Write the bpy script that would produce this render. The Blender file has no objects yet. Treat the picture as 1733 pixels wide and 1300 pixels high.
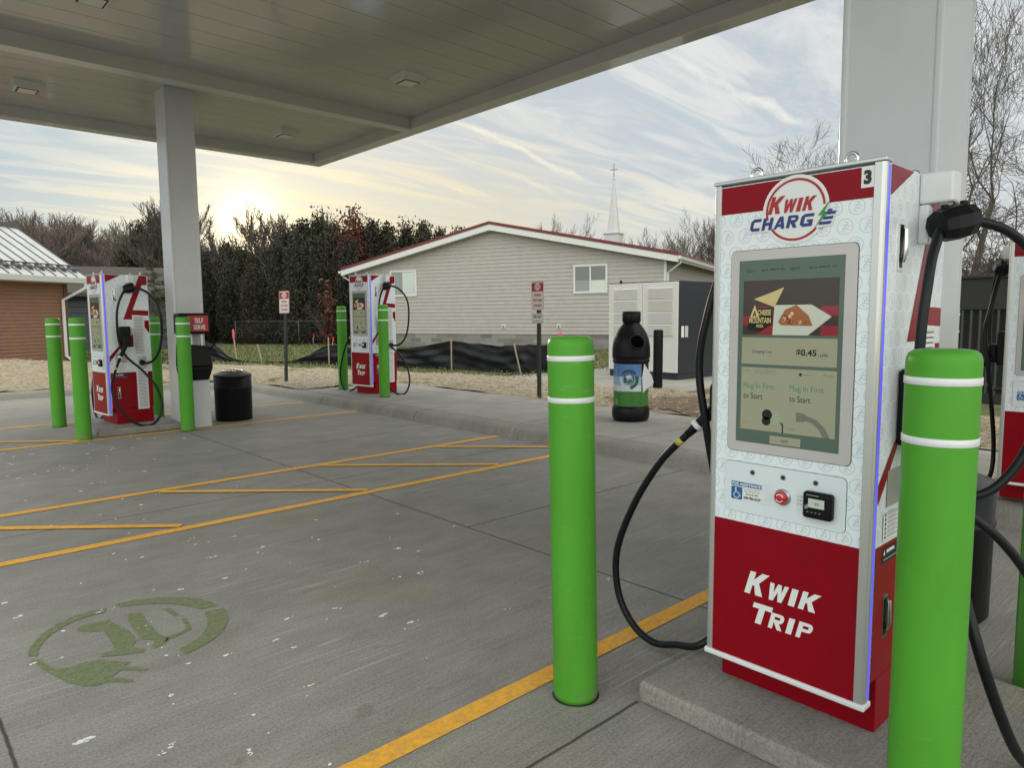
import bpy, bmesh, math, random
import numpy as np
from mathutils import Vector, Matrix
random.seed(7)
S = bpy.context.scene
COL = S.collection
PI = math.pi

# ------------------------------------------------------------------ camera
cam_d = bpy.data.cameras.new('camera'); cam = bpy.data.objects.new('camera', cam_d); COL.objects.link(cam)
RGT = Vector((0.7353, -0.6777, -0.0073)); DWN = Vector((-0.0697, -0.0649, -0.9955)); FWD = Vector((0.6742, 0.7325, -0.0958))
cam.matrix_world = Matrix(((RGT.x, -DWN.x, -FWD.x, 0), (RGT.y, -DWN.y, -FWD.y, 0), (RGT.z, -DWN.z, -FWD.z, 1.6), (0, 0, 0, 1)))
cam_d.sensor_width = 36; cam_d.lens = 24.81; cam_d.clip_start = .05; cam_d.clip_end = 3000
S.camera = cam

# ------------------------------------------------------------------ exposure
S.view_settings.view_transform = 'Standard'; S.view_settings.look = 'None'
S.view_settings.exposure = 0.76; S.view_settings.gamma = 1
S.cycles.max_bounces = 6; S.cycles.diffuse_bounces = 3; S.cycles.glossy_bounces = 3; S.cycles.sample_clamp_indirect = 6

# ------------------------------------------------------------------ sun
SUN = Vector((.38, .917, .127)).normalized()
sd = bpy.data.lights.new('sun', 'SUN'); sd.energy = 1.0; sd.angle = math.radians(10); sd.color = (1, .84, .62)
so = bpy.data.objects.new('sun', sd); COL.objects.link(so)
so.rotation_euler = SUN.to_track_quat('Z', 'Y').to_euler()

# ------------------------------------------------------------------ node helpers
class NT:
    def __init__(s, tree): s.t = tree; s.n = tree.nodes; s.l = tree.links
    def new(s, typ, **kw):
        n = s.n.new(typ)
        for k, v in kw.items(): setattr(n, k, v)
        return n
    def put(s, n, i, v):
        if v is None: return
        sock = n.inputs[i]
        if isinstance(v, bpy.types.NodeSocket): s.l.new(v, sock)
        else: sock.default_value = v
    def m(s, op, a, b=None, c=None, clamp=False):
        n = s.new('ShaderNodeMath', operation=op, use_clamp=clamp)
        s.put(n, 0, a); s.put(n, 1, b); s.put(n, 2, c); return n.outputs[0]
    def vm(s, op, a, b=None):
        n = s.new('ShaderNodeVectorMath', operation=op); s.put(n, 0, a); s.put(n, 1, b)
        return n.outputs['Value'] if op in ('DOT_PRODUCT', 'LENGTH', 'DISTANCE') else n.outputs[0]
    def noise(s, vec, scale, detail=3, rough=.55, dist=0):
        n = s.new('ShaderNodeTexNoise'); s.put(n, 'Vector', vec); s.put(n, 'Scale', scale); s.put(n, 'Detail', detail)
        s.put(n, 'Roughness', rough); s.put(n, 'Distortion', dist); return n.outputs['Fac']
    def mapv(s, vec, scale=(1, 1, 1), rot=(0, 0, 0), loc=(0, 0, 0)):
        n = s.new('ShaderNodeMapping'); s.put(n, 0, vec); n.inputs['Scale'].default_value = scale
        n.inputs['Rotation'].default_value = rot; n.inputs['Location'].default_value = loc; return n.outputs[0]
    def mr(s, v, a, b, c=0., d=1., smooth=False):
        n = s.new('ShaderNodeMapRange'); n.interpolation_type = 'SMOOTHSTEP' if smooth else 'LINEAR'
        s.put(n, 0, v); s.put(n, 1, a); s.put(n, 2, b); s.put(n, 3, c); s.put(n, 4, d); return n.outputs[0]
    def mix(s, f, a, b, blend='MIX'):
        n = s.new('ShaderNodeMix', data_type='RGBA', blend_type=blend)
        s.put(n, 0, f); s.put(n, 6, a); s.put(n, 7, b); return n.outputs[2]
    def xyz(s, v):
        n = s.new('ShaderNodeSeparateXYZ'); s.put(n, 0, v); return n.outputs
    def comb(s, x, y, z):
        n = s.new('ShaderNodeCombineXYZ'); s.put(n, 0, x); s.put(n, 1, y); s.put(n, 2, z); return n.outputs[0]

def c4(c): return (c[0], c[1], c[2], 1)

# ------------------------------------------------------------------ world: physical sky, thin sunset cloud, added fill out of view
W = bpy.data.worlds.new('World'); S.world = W; W.use_nodes = True
w = NT(W.node_tree); w.n.clear()
out = w.new('ShaderNodeOutputWorld'); bg = w.new('ShaderNodeBackground'); w.l.new(bg.outputs[0], out.inputs[0])
bg.inputs[1].default_value = 0.1
sky = w.new('ShaderNodeTexSky'); sky.sky_type = 'NISHITA'; sky.sun_disc = False
sky.sun_elevation = math.radians(7.3); sky.sun_rotation = math.atan2(SUN.x, SUN.y)
sky.dust_density = 1.5; sky.ozone_density = 2.0
skyc = w.vm('MINIMUM', sky.outputs[0], (7., 6., 5.))
tc = w.new('ShaderNodeTexCoord'); D = tc.outputs['Generated']
dx, dy, dz = w.xyz(D)
zz = w.m('MAXIMUM', dz, 0.0)
inv = w.m('DIVIDE', 1.0, w.m('ADD', zz, .10))
P = w.comb(w.m('MULTIPLY', dx, inv), w.m('MULTIPLY', dy, inv), 0.0)
Ps = w.mapv(P, scale=(.55, 2.2, 1), rot=(0, 0, math.radians(28)))
n1 = w.noise(Ps, 1.9, 8, .62, 1.0)
n2 = w.noise(w.mapv(P, scale=(1, 1, 1), loc=(4.2, 1.1, 0)), .55, 3, .5)
Pb = w.mapv(P, scale=(1.2, 2.0, 1), rot=(0, 0, math.radians(-30)))
n3 = w.noise(Pb, 9, 4, .6, .3)
streak = w.mr(n1, .37, .63, 0, 1, True)
patch = w.mr(n2, .36, .62, 0, 1, True)
# broken altocumulus to the right
rightness = w.mr(w.vm('DOT_PRODUCT', D, tuple(Vector((.92, -.1, .38)).normalized())), .80, .97, 0, 1, True)
bump = w.m('MULTIPLY', w.mr(n3, .42, .62, 0, 1, True), rightness)
sdot = w.vm('DOT_PRODUCT', D, tuple(SUN))
near = w.mr(sdot, .86, .99, 0, 1, True)
glow = w.m('POWER', w.m('MAXIMUM', sdot, 0.0), 60.0)
core = w.m('POWER', w.m('MAXIMUM', sdot, 0.0), 1600.0)
lowz = w.mr(dz, .05, .23, 1, 0, True)
lef_ = w.mr(w.vm('DOT_PRODUCT', D, (-RGT.x, -RGT.y, 0.)), .20, .58, 0, 1, True)
near = w.m('MULTIPLY', w.m('MULTIPLY', w.mr(sdot, .80, .985, 0, 1, True), w.mr(dz, .07, .33, 1, 0, True)), w.mr(lef_, 0, 1, 1, .25))
K = 6.4
def cc(r, g, b): return (r * K, g * K, b * K, 1)
leftness = w.mr(w.vm('DOT_PRODUCT', D, (-RGT.x, -RGT.y, 0.)), .15, .55, 0, 1, True)
blue = w.mix(.9, skyc, w.mix(leftness, cc(.46, .54, .60), cc(.31, .47, .58)))
cloud = w.mix(w.m('MULTIPLY', lowz, .8), cc(.73, .735, .72), cc(.82, .765, .59))
cloud = w.mix(near, cloud, cc(.86, .73, .44))
cm = w.m('MULTIPLY_ADD', streak, w.m('MULTIPLY_ADD', patch, .45, .45), .10)
cm = w.m('MAXIMUM', cm, w.m('MAXIMUM', w.m('MULTIPLY', lowz, .6), w.m('MULTIPLY', near, .8)))
col = w.mix(cm, blue, cloud)
shade = w.mix(w.mr(n1, .30, .52, .5, 0, True), col, cc(.56, .60, .61))
col = w.mix(w.m('MULTIPLY', rightness, .45), shade, cc(.52, .56, .59))
col = w.mix(w.m('MULTIPLY', bump, .75), col, cc(.72, .75, .77))
# contrails
def trail(d1, d2, wid, strength, c, wob, scale):
    global col
    a, b = Vector(d1).normalized(), Vector(d2).normalized()
    n = a.cross(b).normalized(); t = n.cross(a).normalized(); ang = math.atan2(b.dot(t), b.dot(a))
    wv = w.m('MULTIPLY', w.m('SUBTRACT', w.noise(D, scale, 5, .65), .5), wob)
    dd = w.m('ABSOLUTE', w.m('ADD', w.vm('DOT_PRODUCT', D, tuple(n)), wv))
    al = w.m('ARCTAN2', w.vm('DOT_PRODUCT', D, tuple(t)), w.vm('DOT_PRODUCT', D, tuple(a)))
    rng = w.m('MULTIPLY', w.mr(al, -.01, .04, 0, 1, True), w.mr(al, ang - .03, ang + .01, 1, 0, True))
    f = w.m('MULTIPLY', w.m('MULTIPLY', w.mr(dd, 0, wid, 1, 0, True), rng), w.m('MULTIPLY', w.mr(w.noise(D, scale * 3, 4), .3, .6, .4, 1), strength))
    col = w.mix(f, col, c)
def pxdir(x, y): return tuple(RGT * ((x - 866.5) / 1194.2) + DWN * ((y - 650) / 1194.2) + FWD)
trail(pxdir(1130, 85), pxdir(1365, 215), .009, .8, cc(.84, .82, .77), .055, 9)
trail(pxdir(760, 200), pxdir(1000, 305), .006, .7, cc(.93, .87, .68), .03, 11)
trail(pxdir(1040, 320), pxdir(1150, 360), .004, .45, cc(.92, .85, .65), .006, 14)
col = w.mix(1.0, col, w.mix(glow, (0, 0, 0, 1), cc(.30, .22, .08)), 'ADD')
col = w.mix(1.0, col, w.mix(core, (0, 0, 0, 1), cc(1.3, 1.1, .62)), 'ADD')
# added fill: sky overhead and behind the camera brightened to light fronts and canopy
back = w.vm('DOT_PRODUCT', D, tuple(Vector((-.62, -.70, .35)).normalized()))
boost = w.m('ADD', 1.0, w.mr(back, .0, .8, 0, 2.0, True))
boost = w.m('ADD', boost, w.mr(dz, .55, .9, 0, 1.6, True))
col = w.mix(1.0, col, w.comb(w.m('POWER', boost, 1.06), boost, w.m('POWER', boost, .90)), 'MULTIPLY')
w.l.new(col, bg.inputs[0])

# ------------------------------------------------------------------ materials
MATS = {}
def mat(name, c, rough=.5, metal=0., var=0., vs=4., bump=0., bs=60., coat=0., spec=.5, stretch=(1, 1, 1), emit=None, es=0., c2=None, detail=4, rnd=0.):
    if name in MATS: return MATS[name]
    M = bpy.data.materials.new(name); M.use_nodes = True; MATS[name] = M
    t = NT(M.node_tree); b = t.n['Principled BSDF']
    b.inputs['Roughness'].default_value = rough; b.inputs['Metallic'].default_value = metal
    b.inputs['Specular IOR Level'].default_value = spec; b.inputs['Coat Weight'].default_value = coat
    b.inputs['Base Color'].default_value = c4(c)
    co = t.new('ShaderNodeTexCoord').outputs['Object']
    co = t.mapv(co, scale=stretch)
    if var or c2:
        nz = t.noise(co, vs, detail, .6)
        if c2: colr = t.mix(t.mr(nz, .35, .65), c4(c), c4(c2))
        else: colr = c4(c)
        if var:
            nz2 = t.noise(co, vs * 2.7, detail, .65)
            f = t.mr(nz2, .3, .7, 1 - var, 1 + var)
            colr = t.mix(1.0, colr, t.comb(f, f, f), 'MULTIPLY')
        if rnd:
            f = t.mr(t.new('ShaderNodeObjectInfo').outputs['Random'], 0, 1, 1 - rnd, 1 + rnd); colr = t.mix(1.0, colr, t.comb(f, f, f), 'MULTIPLY')
        t.l.new(colr, b.inputs['Base Color'])
    if bump:
        bn = t.new('ShaderNodeBump'); bn.inputs['Strength'].default_value = bump; bn.inputs['Distance'].default_value = .01
        t.l.new(t.noise(co, bs, 4, .6), bn.inputs['Height']); t.l.new(bn.outputs[0], b.inputs['Normal'])
    if emit:
        b.inputs['Emission Color'].default_value = c4(emit); b.inputs['Emission Strength'].default_value = es
    return M

def concrete(name, c, joints_x=(), joints_y=(), streak=.12, sdir=0.):
    M = bpy.data.materials.new(name); M.use_nodes = True; MATS[name] = M
    t = NT(M.node_tree); b = t.n['Principled BSDF']
    g = t.new('ShaderNodeNewGeometry').outputs['Position']
    big = t.noise(g, .35, 4, .6); mid = t.noise(t.mapv(g, scale=(1, 1.7, 1)), 2.2, 5, .65); fine = t.noise(g, 90, 3, .7)
    br = t.noise(t.mapv(g, scale=(2.5, 85, 1), rot=(0, 0, sdir)), 1.0, 4, .65, .25)
    br2 = t.noise(t.mapv(g, scale=(1.6, 46, 1), rot=(0, 0, sdir)), 1.0, 3, .6, .4)
    f = t.m('MULTIPLY', t.mr(big, .3, .7, .84, 1.14), t.mr(mid, .3, .7, .86, 1.12))
    f = t.m('MULTIPLY', f, t.mr(fine, .3, .7, .72, 1.26))
    f = t.m('MULTIPLY', f, t.mr(br, .32, .68, 1 - streak, 1 + streak))
    # raised broom ridges worn pale in patches
    wear = t.m('MULTIPLY', t.mr(br2, .56, .66, 0, 1, True), t.mr(t.noise(g, .8, 3), .48, .64, 0, 1, True))
    # dark oil-brown drips and green tint patches
    tint = t.mr(t.noise(t.mapv(g, loc=(3, 9, 0)), .5, 3), .5, .72, 0, .6, True)
    colr = t.mix(tint, c4(c), (c[0] * .92, c[1] * .93, c[2] * .78, 1))
    colr = t.mix(1.0, colr, t.comb(f, f, f), 'MULTIPLY')
    colr = t.mix(t.m('MULTIPLY', wear, .4), colr, (.56, .54, .49, 1))
    spots = t.mr(t.noise(t.mapv(g, loc=(7, 2, 0)), 6, 2, .5), .70, .76, 0, .35, True)
    colr = t.mix(spots, colr, (c[0] * .5, c[1] * .48, c[2] * .42, 1))
    if joints_x or joints_y:
        gx, gy, gz = t.xyz(t.vm('ADD', g, t.vm('MULTIPLY', t.new('ShaderNodeVectorMath', operation='SUBTRACT').outputs[0], (0, 0, 0))))
        wob = t.m('MULTIPLY', t.m('SUBTRACT', t.noise(g, 5, 3), .5), .02)
        j = None
        for ax, vals in ((gx, joints_x), (gy, joints_y)):
            for v in vals:
                v, lim, up_ = (tuple(v) + (1,))[:3] if isinstance(v, tuple) else (v, None, 1)
                d = t.m('ABSOLUTE', t.m('ADD', t.m('SUBTRACT', ax, v), wob))
                q = t.mr(d, .004, .010, 1, 0)
                if lim is not None: q = t.m('MULTIPLY', q, t.m('GREATER_THAN' if up_ else 'LESS_THAN', gx, lim))
                j = q if j is None else t.m('MAXIMUM', j, q)
        colr = t.mix(t.m('MULTIPLY', j, .85), colr, (.035, .033, .03, 1))
    t.l.new(colr, b.inputs['Base Color'])
    b.inputs['Roughness'].default_value = .85; b.inputs['Specular IOR Level'].default_value = .3
    bn = t.new('ShaderNodeBump'); bn.inputs['Strength'].default_value = .5; bn.inputs['Distance'].default_value = .006
    t.l.new(t.m('ADD', t.m('ADD', br, br2), fine), bn.inputs['Height']); t.l.new(bn.outputs[0], b.inputs['Normal'])
    return M

def pattern(name, axis):
    # white vinyl printed with staggered pale grey ring emblems
    M = bpy.data.materials.new(name); M.use_nodes = True; MATS[name] = M
    t = NT(M.node_tree); b = t.n['Principled BSDF']
    o = t.xyz(t.new('ShaderNodeTexCoord').outputs['Object'])
    u = o[1] if axis == 'y' else o[0]; v = o[2]
    px, py = .072, .062
    row = t.m('FLOOR', t.m('DIVIDE', v, py)); odd = t.m('MULTIPLY', t.m('MODULO', t.m('ABSOLUTE', row), 2.0), .5)
    fu = t.m('MULTIPLY', t.m('SUBTRACT', t.m('FRACT', t.m('ADD', t.m('DIVIDE', u, px), odd)), .5), px)
    fv = t.m('MULTIPLY', t.m('SUBTRACT', t.m('FRACT', t.m('DIVIDE', v, py)), .5), py)
    r = t.m('SQRT', t.m('ADD', t.m('MULTIPLY', fu, fu), t.m('MULTIPLY', fv, fv)))
    ring = t.mr(t.m('ABSOLUTE', t.m('SUBTRACT', r, .0255)), .0009, .0019, 1, 0)
    inside = t.mr(r, .017, .018, 1, 0)
    bars = t.mr(t.m('ABSOLUTE', t.m('SUBTRACT', t.m('FRACT', t.m('MULTIPLY', t.m('ADD', fv, t.m('MULTIPLY', fu, -.25)), 90.)), .5)), .16, .24, 1, 0)
    bars = t.m('MULTIPLY', bars, t.mr(t.m('MULTIPLY', fu, -1.0 if axis == 'y' else 1.0), -.008, -.006, 0, 1))
    tri = t.mr(t.m('ABSOLUTE', t.m('ADD', t.m('MULTIPLY', fu, 1.3), t.m('MULTIPLY', fv, .8))), .003, .0045, 1, 0)
    g = t.m('MULTIPLY', t.m('MAXIMUM', bars, tri), inside)
    k = t.m('MAXIMUM', ring, t.m('MULTIPLY', g, .8))
    colr = t.mix(t.m('MULTIPLY', k, .62), (.80, .87, .93, 1), (.40, .47, .53, 1))
    t.l.new(colr, b.inputs['Base Color']); b.inputs['Roughness'].default_value = .32; b.inputs['Coat Weight'].default_value = .2
    return M

WHITE = mat('white_powder_coat', (.74, .76, .78), .35, coat=.15, var=.03)
FRONTP = pattern('printed_front_vinyl', 'y'); SIDEP = pattern('printed_side_vinyl', 'x')
RED = mat('red_vinyl', (.25, .002, .009), .3, spec=.18, var=.04, vs=3)
SILVER = mat('brushed_aluminium', (.60, .62, .62), .34, .75, var=.04, stretch=(1, 1, .1))
CHROME = mat('polished_steel', (.62, .62, .62), .18, 1.)
DARKGAP = mat('black_gasket', (.012, .012, .013), .6)
BLACKP = mat('black_plastic', (.008, .0085, .010), .36, var=.15, vs=8, spec=.16)
RUBBER = mat('black_rubber_cable', (.007, .008, .010), .4, spec=.28)
GREENB = mat('green_plastic_sleeve', (.080, .325, .030), .38, var=.10, vs=1.6, stretch=(1, 1, .35), bump=.03, bs=14, spec=.22)
t = NT(GREENB.node_tree); bs_ = t.n['Principled BSDF']; old = bs_.inputs['Base Color'].links[0].from_socket; o_ = t.new('ShaderNodeTexCoord').outputs['Object']
scf = t.m('MULTIPLY', t.mr(t.noise(t.mapv(o_, scale=(9, 9, 55)), 1.0, 4, .7), .60, .68, 0, 1, True), t.mr(t.noise(t.mapv(o_, loc=(2, 5, 1)), 3.2, 2), .52, .66, 0, .55, True))
c_ = t.mix(scf, old, (.20, .34, .15, 1)); dst = t.m('MULTIPLY', t.mr(t.noise(o_, 7, 4, .65), .42, .66, 0, 1, True), t.mr(t.xyz(o_)[2], .0, .34, .55, 0, True))
t.l.new(t.mix(dst, c_, (.16, .17, .11, 1)), bs_.inputs['Base Color'])
TAPE = mat('white_reflective_tape', (.72, .74, .76), .4, var=.05)
LED = mat('blue_light_strip', (.1, .1, .6), .3, emit=(.10, .09, 1.0), es=.42)
LETTER = mat('white_lettering', (.78, .80, .80), .35)
NAVY = mat('blue_lettering', (.015, .035, .20), .35)
BOLT = mat('green_lettering', (.02, .28, .03), .35)
REDL = mat('red_lettering', (.40, .01, .02), .35)
BLKL = mat('black_lettering', (.012, .012, .012), .45)
GREYL = mat('grey_lettering', (.25, .26, .26), .45)
def scr(name, c, k=.30): return mat('screen_' + name, c, .10, coat=.15, spec=.35, emit=c, es=k)
S_BACK = scr('back', (.055, .085, .068)); S_PAN = scr('panel', (.205, .21, .145)); S_LINE = scr('line', (.20, .23, .16)); S_DARK = scr('dark', (.03, .022, .02)); S_GREEN = scr('green', (.04, .16, .07))
S_BLK = scr('black', (.008, .008, .008)); S_MAR = scr('maroon', (.16, .015, .025)); S_WHT = scr('plate', (.34, .36, .30)); S_BRN = scr('crust', (.20, .075, .03)); S_GOLD = scr('gold', (.36, .30, .13)); S_GRY = scr('grey', (.11, .11, .09)); S_CRM = scr('cheese', (.42, .30, .16))
BEZEL = mat('grey_screen_bezel', (.52, .50, .50), .15, coat=.5)
PANEL = mat('pale_control_panel', (.72, .79, .85), .35, coat=.1)
SIGNB = mat('blue_sticker', (.02, .12, .33), .4)
BTN = mat('red_push_button', (.55, .01, .03), .25, coat=.4)
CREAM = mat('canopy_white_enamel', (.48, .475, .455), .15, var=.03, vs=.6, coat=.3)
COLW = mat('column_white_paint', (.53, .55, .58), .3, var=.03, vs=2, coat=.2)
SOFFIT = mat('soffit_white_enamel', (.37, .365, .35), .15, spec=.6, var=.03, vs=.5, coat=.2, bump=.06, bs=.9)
YEL = mat('yellow_road_paint', (.82, .40, .03), .75, var=.18, vs=14, c2=(.70, .36, .06), bump=.2, bs=150, detail=6)
GRNP = mat('worn_green_road_paint', (.125, .165, .062), .85, var=.25, vs=34, c2=(.20, .21, .13), detail=6)
WOODS = mat('weathered_stake_wood', (.38, .30, .20), .8, var=.2, vs=20)
SILT = mat('black_silt_fabric', (.009, .010, .013), .5, spec=.35, var=.3, vs=6, bump=.8, bs=14)
SID = mat('beige_vinyl_siding', (.385, .357, .335), .55, var=.05, vs=1.2)
SIDB = mat('brown_wood_siding', (.235, .125, .078), .7, var=.14, vs=3, stretch=(.4, .4, 3))
TRIM = mat('white_house_trim', (.62, .63, .62), .5, var=.04)
ROOFR = mat('red_metal_roof', (.13, .014, .017), .45, var=.15)
BLOCK = None
GLASS = mat('dark_window_glass', (.05, .06, .065), .06, spec=.8, coat=.5)
BLIND = mat('pale_blind_behind_glass', (.50, .56, .53), .15, coat=.6, var=.06, stretch=(1, 1, 12))
BARK = mat('grey_brown_bark', (.085, .070, .058), .9, var=.25, vs=6)
BARKF = mat('far_twig_bark', (.135, .108, .092), .95, var=.25, vs=.4)
LEAFD = mat('dark_cedar_foliage', (.016, .023, .012), .75, var=.4, vs=1.2, c2=(.028, .027, .014), rnd=.45)
LEAFB = mat('brown_olive_foliage', (.034, .028, .014), .75, var=.4, vs=1.2, c2=(.022, .026, .012), rnd=.4)
LEAFS = mat('spruce_foliage', (.05, .06, .025), .75, var=.35, vs=2)
LEAFR = mat('rust_oak_foliage', (.095, .030, .017), .75, var=.4, vs=2)
LEAFO = mat('olive_leaf', (.05, .042, .016), .75, var=.4, vs=2)

# ------------------------------------------------------------------ mesh builder
class MB:
    def __init__(s): s.v = []; s.f = []; s.mi = []; s.mats = []; s.sm = []
    def m(s, mt):
        if mt not in s.mats: s.mats.append(mt)
        return s.mats.index(mt)
    def add(s, vs, fs, mt, smooth=False):
        o = len(s.v); s.v += [tuple(p) for p in vs]; i = s.m(mt)
        for f in fs: s.f.append([o + k for k in f]); s.mi.append(i); s.sm.append(smooth)
        return s
    def box(s, x0, x1, y0, y1, z0, z1, mt):
        if x0 > x1: x0, x1 = x1, x0
        if y0 > y1: y0, y1 = y1, y0
        vs = [(x, y, z) for z in (z0, z1) for y in (y0, y1) for x in (x0, x1)]
        return s.add(vs, [(0, 2, 3, 1), (4, 5, 7, 6), (0, 1, 5, 4), (2, 6, 7, 3), (0, 4, 6, 2), (1, 3, 7, 5)], mt)
    def hexa(s, b, t, mt):   # bottom 4, top 4 (ccw from above)
        return s.add(list(b) + list(t), [(3, 2, 1, 0), (4, 5, 6, 7), (0, 1, 5, 4), (1, 2, 6, 5), (2, 3, 7, 6), (3, 0, 4, 7)], mt)
    def poly(s, pts, mt): return s.add(pts, [tuple(range(len(pts)))], mt)
    def prism(s, pts, dv, mt):   # extrude a flat outline by the vector dv
        n = len(pts); d = Vector(dv); top = [tuple(Vector(p) + d) for p in pts]
        fs = [tuple(range(n))[::-1], tuple(range(n, 2 * n))] + [(i, (i + 1) % n, n + (i + 1) % n, n + i) for i in range(n)]
        return s.add(list(pts) + top, fs, mt)
    def tube(s, path, r, n, mt, smooth=True, closed=False):
        P = [Vector(p) for p in path]; N = len(P); vs = []; fs = []; up = Vector((0, 0, 1)); prev = None
        for i, p in enumerate(P):
            if closed: t = P[(i + 1) % N] - P[i - 1]
            else: t = P[min(i + 1, N - 1)] - P[max(i - 1, 0)]
            t.normalize()
            if prev is None: a = t.cross(up if abs(t.z) < .9 else Vector((1, 0, 0))).normalized()
            else: a = (prev - t * prev.dot(t)).normalized()
            prev = a; b = t.cross(a); rr = r[i] if isinstance(r, (list, tuple)) else r
            vs += [p + (a * math.cos(2 * PI * k / n) + b * math.sin(2 * PI * k / n)) * rr for k in range(n)]
        M = N if closed else N - 1
        for i in range(M):
            j = (i + 1) % N
            for k in range(n): fs.append((i * n + k, i * n + (k + 1) % n, j * n + (k + 1) % n, j * n + k))
        if not closed: fs += [tuple(range(n))[::-1], tuple(range((N - 1) * n, N * n))]
        return s.add(vs, fs, mt, smooth)
    def lathe(s, prof, n, mt, c=(0, 0, 0), smooth=True):
        vs = []; fs = []
        for r, z in prof: vs += [(c[0] + r * math.cos(2 * PI * k / n), c[1] + r * math.sin(2 * PI * k / n), c[2] + z) for k in range(n)]
        for i in range(len(prof) - 1):
            for k in range(n): fs.append((i * n + k, i * n + (k + 1) % n, (i + 1) * n + (k + 1) % n, (i + 1) * n + k))
        fs += [tuple(range(n))[::-1], tuple(range((len(prof) - 1) * n, len(prof) * n))]
        return s.add(vs, fs, mt, smooth)
    def flat(s, vf, o, r, u, mt):   # a 2-D figure laid on a plane
        o, r, u = Vector(o), Vector(r), Vector(u)
        return s.add([o + r * x + u * y for x, y in vf[0]], vf[1], mt)
    def build(s, name, parent=None, bevel=0, seg=2, loc=None):
        me = bpy.data.meshes.new(name); me.from_pydata(s.v, [], s.f)
        for mt in s.mats: me.materials.append(mt)
        me.polygons.foreach_set('material_index', s.mi); me.polygons.foreach_set('use_smooth', s.sm); me.update()
        o = bpy.data.objects.new(name, me); COL.objects.link(o)
        if parent: o.parent = parent
        if loc: o.location = loc
        if bevel:
            b = o.modifiers.new('bevel', 'BEVEL'); b.width = bevel; b.segments = seg; b.limit_method = 'ANGLE'; b.angle_limit = math.radians(40)
        return o

def tag(o, label=None, cat=None, group=None, kind=None):
    if label: o['label'] = label
    if cat: o['category'] = cat
    if group: o['group'] = group
    if kind: o['kind'] = kind
    return o
def thing(name, label, cat, loc=(0, 0, 0), rz=0, group=None):
    o = bpy.data.objects.new(name, None); COL.objects.link(o); o.empty_display_size = .2
    o.location = loc; o.rotation_euler = (0, 0, rz); return tag(o, label, cat, group)
def copy_tree(o, parent=None):
    c = o.copy(); COL.objects.link(c)
    if parent: c.parent = parent
    for ch in list(o.children): copy_tree(ch, c)
    return c

# lettering: Blender's built-in font turned into flat faces
TXT = {}
def text(body, w=None, h=None, shear=0, bold=0.0):
    key = (body, bold)
    if key not in TXT:
        cu = bpy.data.curves.new('t', 'FONT'); cu.body = body; cu.offset = bold; cu.resolution_u = 4
        ob = bpy.data.objects.new('t', cu); COL.objects.link(ob)
        me = bpy.data.meshes.new_from_object(ob.evaluated_get(bpy.context.evaluated_depsgraph_get()))
        TXT[key] = ([(v.co.x, v.co.y) for v in me.vertices], [tuple(p.vertices) for p in me.polygons])
        bpy.data.objects.remove(ob); bpy.data.curves.remove(cu); bpy.data.meshes.remove(me)
    V, F = TXT[key]
    x0 = min(p[0] for p in V); x1 = max(p[0] for p in V); y0 = min(p[1] for p in V); y1 = max(p[1] for p in V)
    sy = h / (y1 - y0) if h else w / (x1 - x0)
    hh = (y1 - y0) * sy
    sx = (w - shear * hh) / (x1 - x0) if w else sy
    return [((x - x0) * sx + shear * (y - y0) * sy, (y - y0) * sy) for x, y in V], F
def rect(x0, x1, y0, y1): return [(x0, y0), (x1, y0), (x1, y1), (x0, y1)], [(0, 1, 2, 3)]
def pg(*pts): return list(pts), [tuple(range(len(pts)))]
def rrect(x0, x1, y0, y1, r, n=5):
    p = []
    for cx, cy, a in ((x1 - r, y0 + r, -90), (x1 - r, y1 - r, 0), (x0 + r, y1 - r, 90), (x0 + r, y0 + r, 180)):
        p += [(cx + r * math.cos(math.radians(a + 90 * k / n)), cy + r * math.sin(math.radians(a + 90 * k / n))) for k in range(n + 1)]
    return p, [tuple(range(len(p)))]
def disc(cx, cy, r, n=32): return [(cx + r * math.cos(2 * PI * k / n), cy + r * math.sin(2 * PI * k / n)) for k in range(n)], [tuple(range(n))]
def arc(cx, cy, r0, r1, a0, a1, n=24):
    p = []
    for k in range(n + 1):
        a = math.radians(a0 + (a1 - a0) * k / n); p += [(cx + r0 * math.cos(a), cy + r0 * math.sin(a)), (cx + r1 * math.cos(a), cy + r1 * math.sin(a))]
    return p, [(2 * k, 2 * k + 1, 2 * k + 3, 2 * k + 2) for k in range(n)]
def catmull(P, n=8):
    P = [Vector(p) for p in P]; out = []
    for i in range(len(P) - 1):
        a = P[i - 1] if i else P[0] * 2 - P[1]; b, c = P[i], P[i + 1]; d = P[i + 2] if i + 2 < len(P) else P[-1] * 2 - P[-2]
        for k in range(n):
            t = k / n; out.append(.5 * ((2 * b) + (c - a) * t + (2 * a - 5 * b + 4 * c - d) * t * t + (3 * b - a - 3 * c + d) * t ** 3))
    return out + [P[-1]]
def smooth_noise(x, y, s=0): return (math.sin(x * 1.7 + s) * math.cos(y * 1.3 - s * 2) + .6 * math.sin(x * 3.1 - y * 2.3 + s) + .4 * math.sin(x * 6.3 + y * 5.1 + 2 * s)) / 2
def inside(x, y, P):
    r = False; j = len(P) - 1
    for i in range(len(P)):
        if (P[i][1] > y) != (P[j][1] > y) and x < (P[j][0] - P[i][0]) * (y - P[i][1]) / (P[j][1] - P[i][1]) + P[i][0]: r = not r
        j = i
    return r

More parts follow.
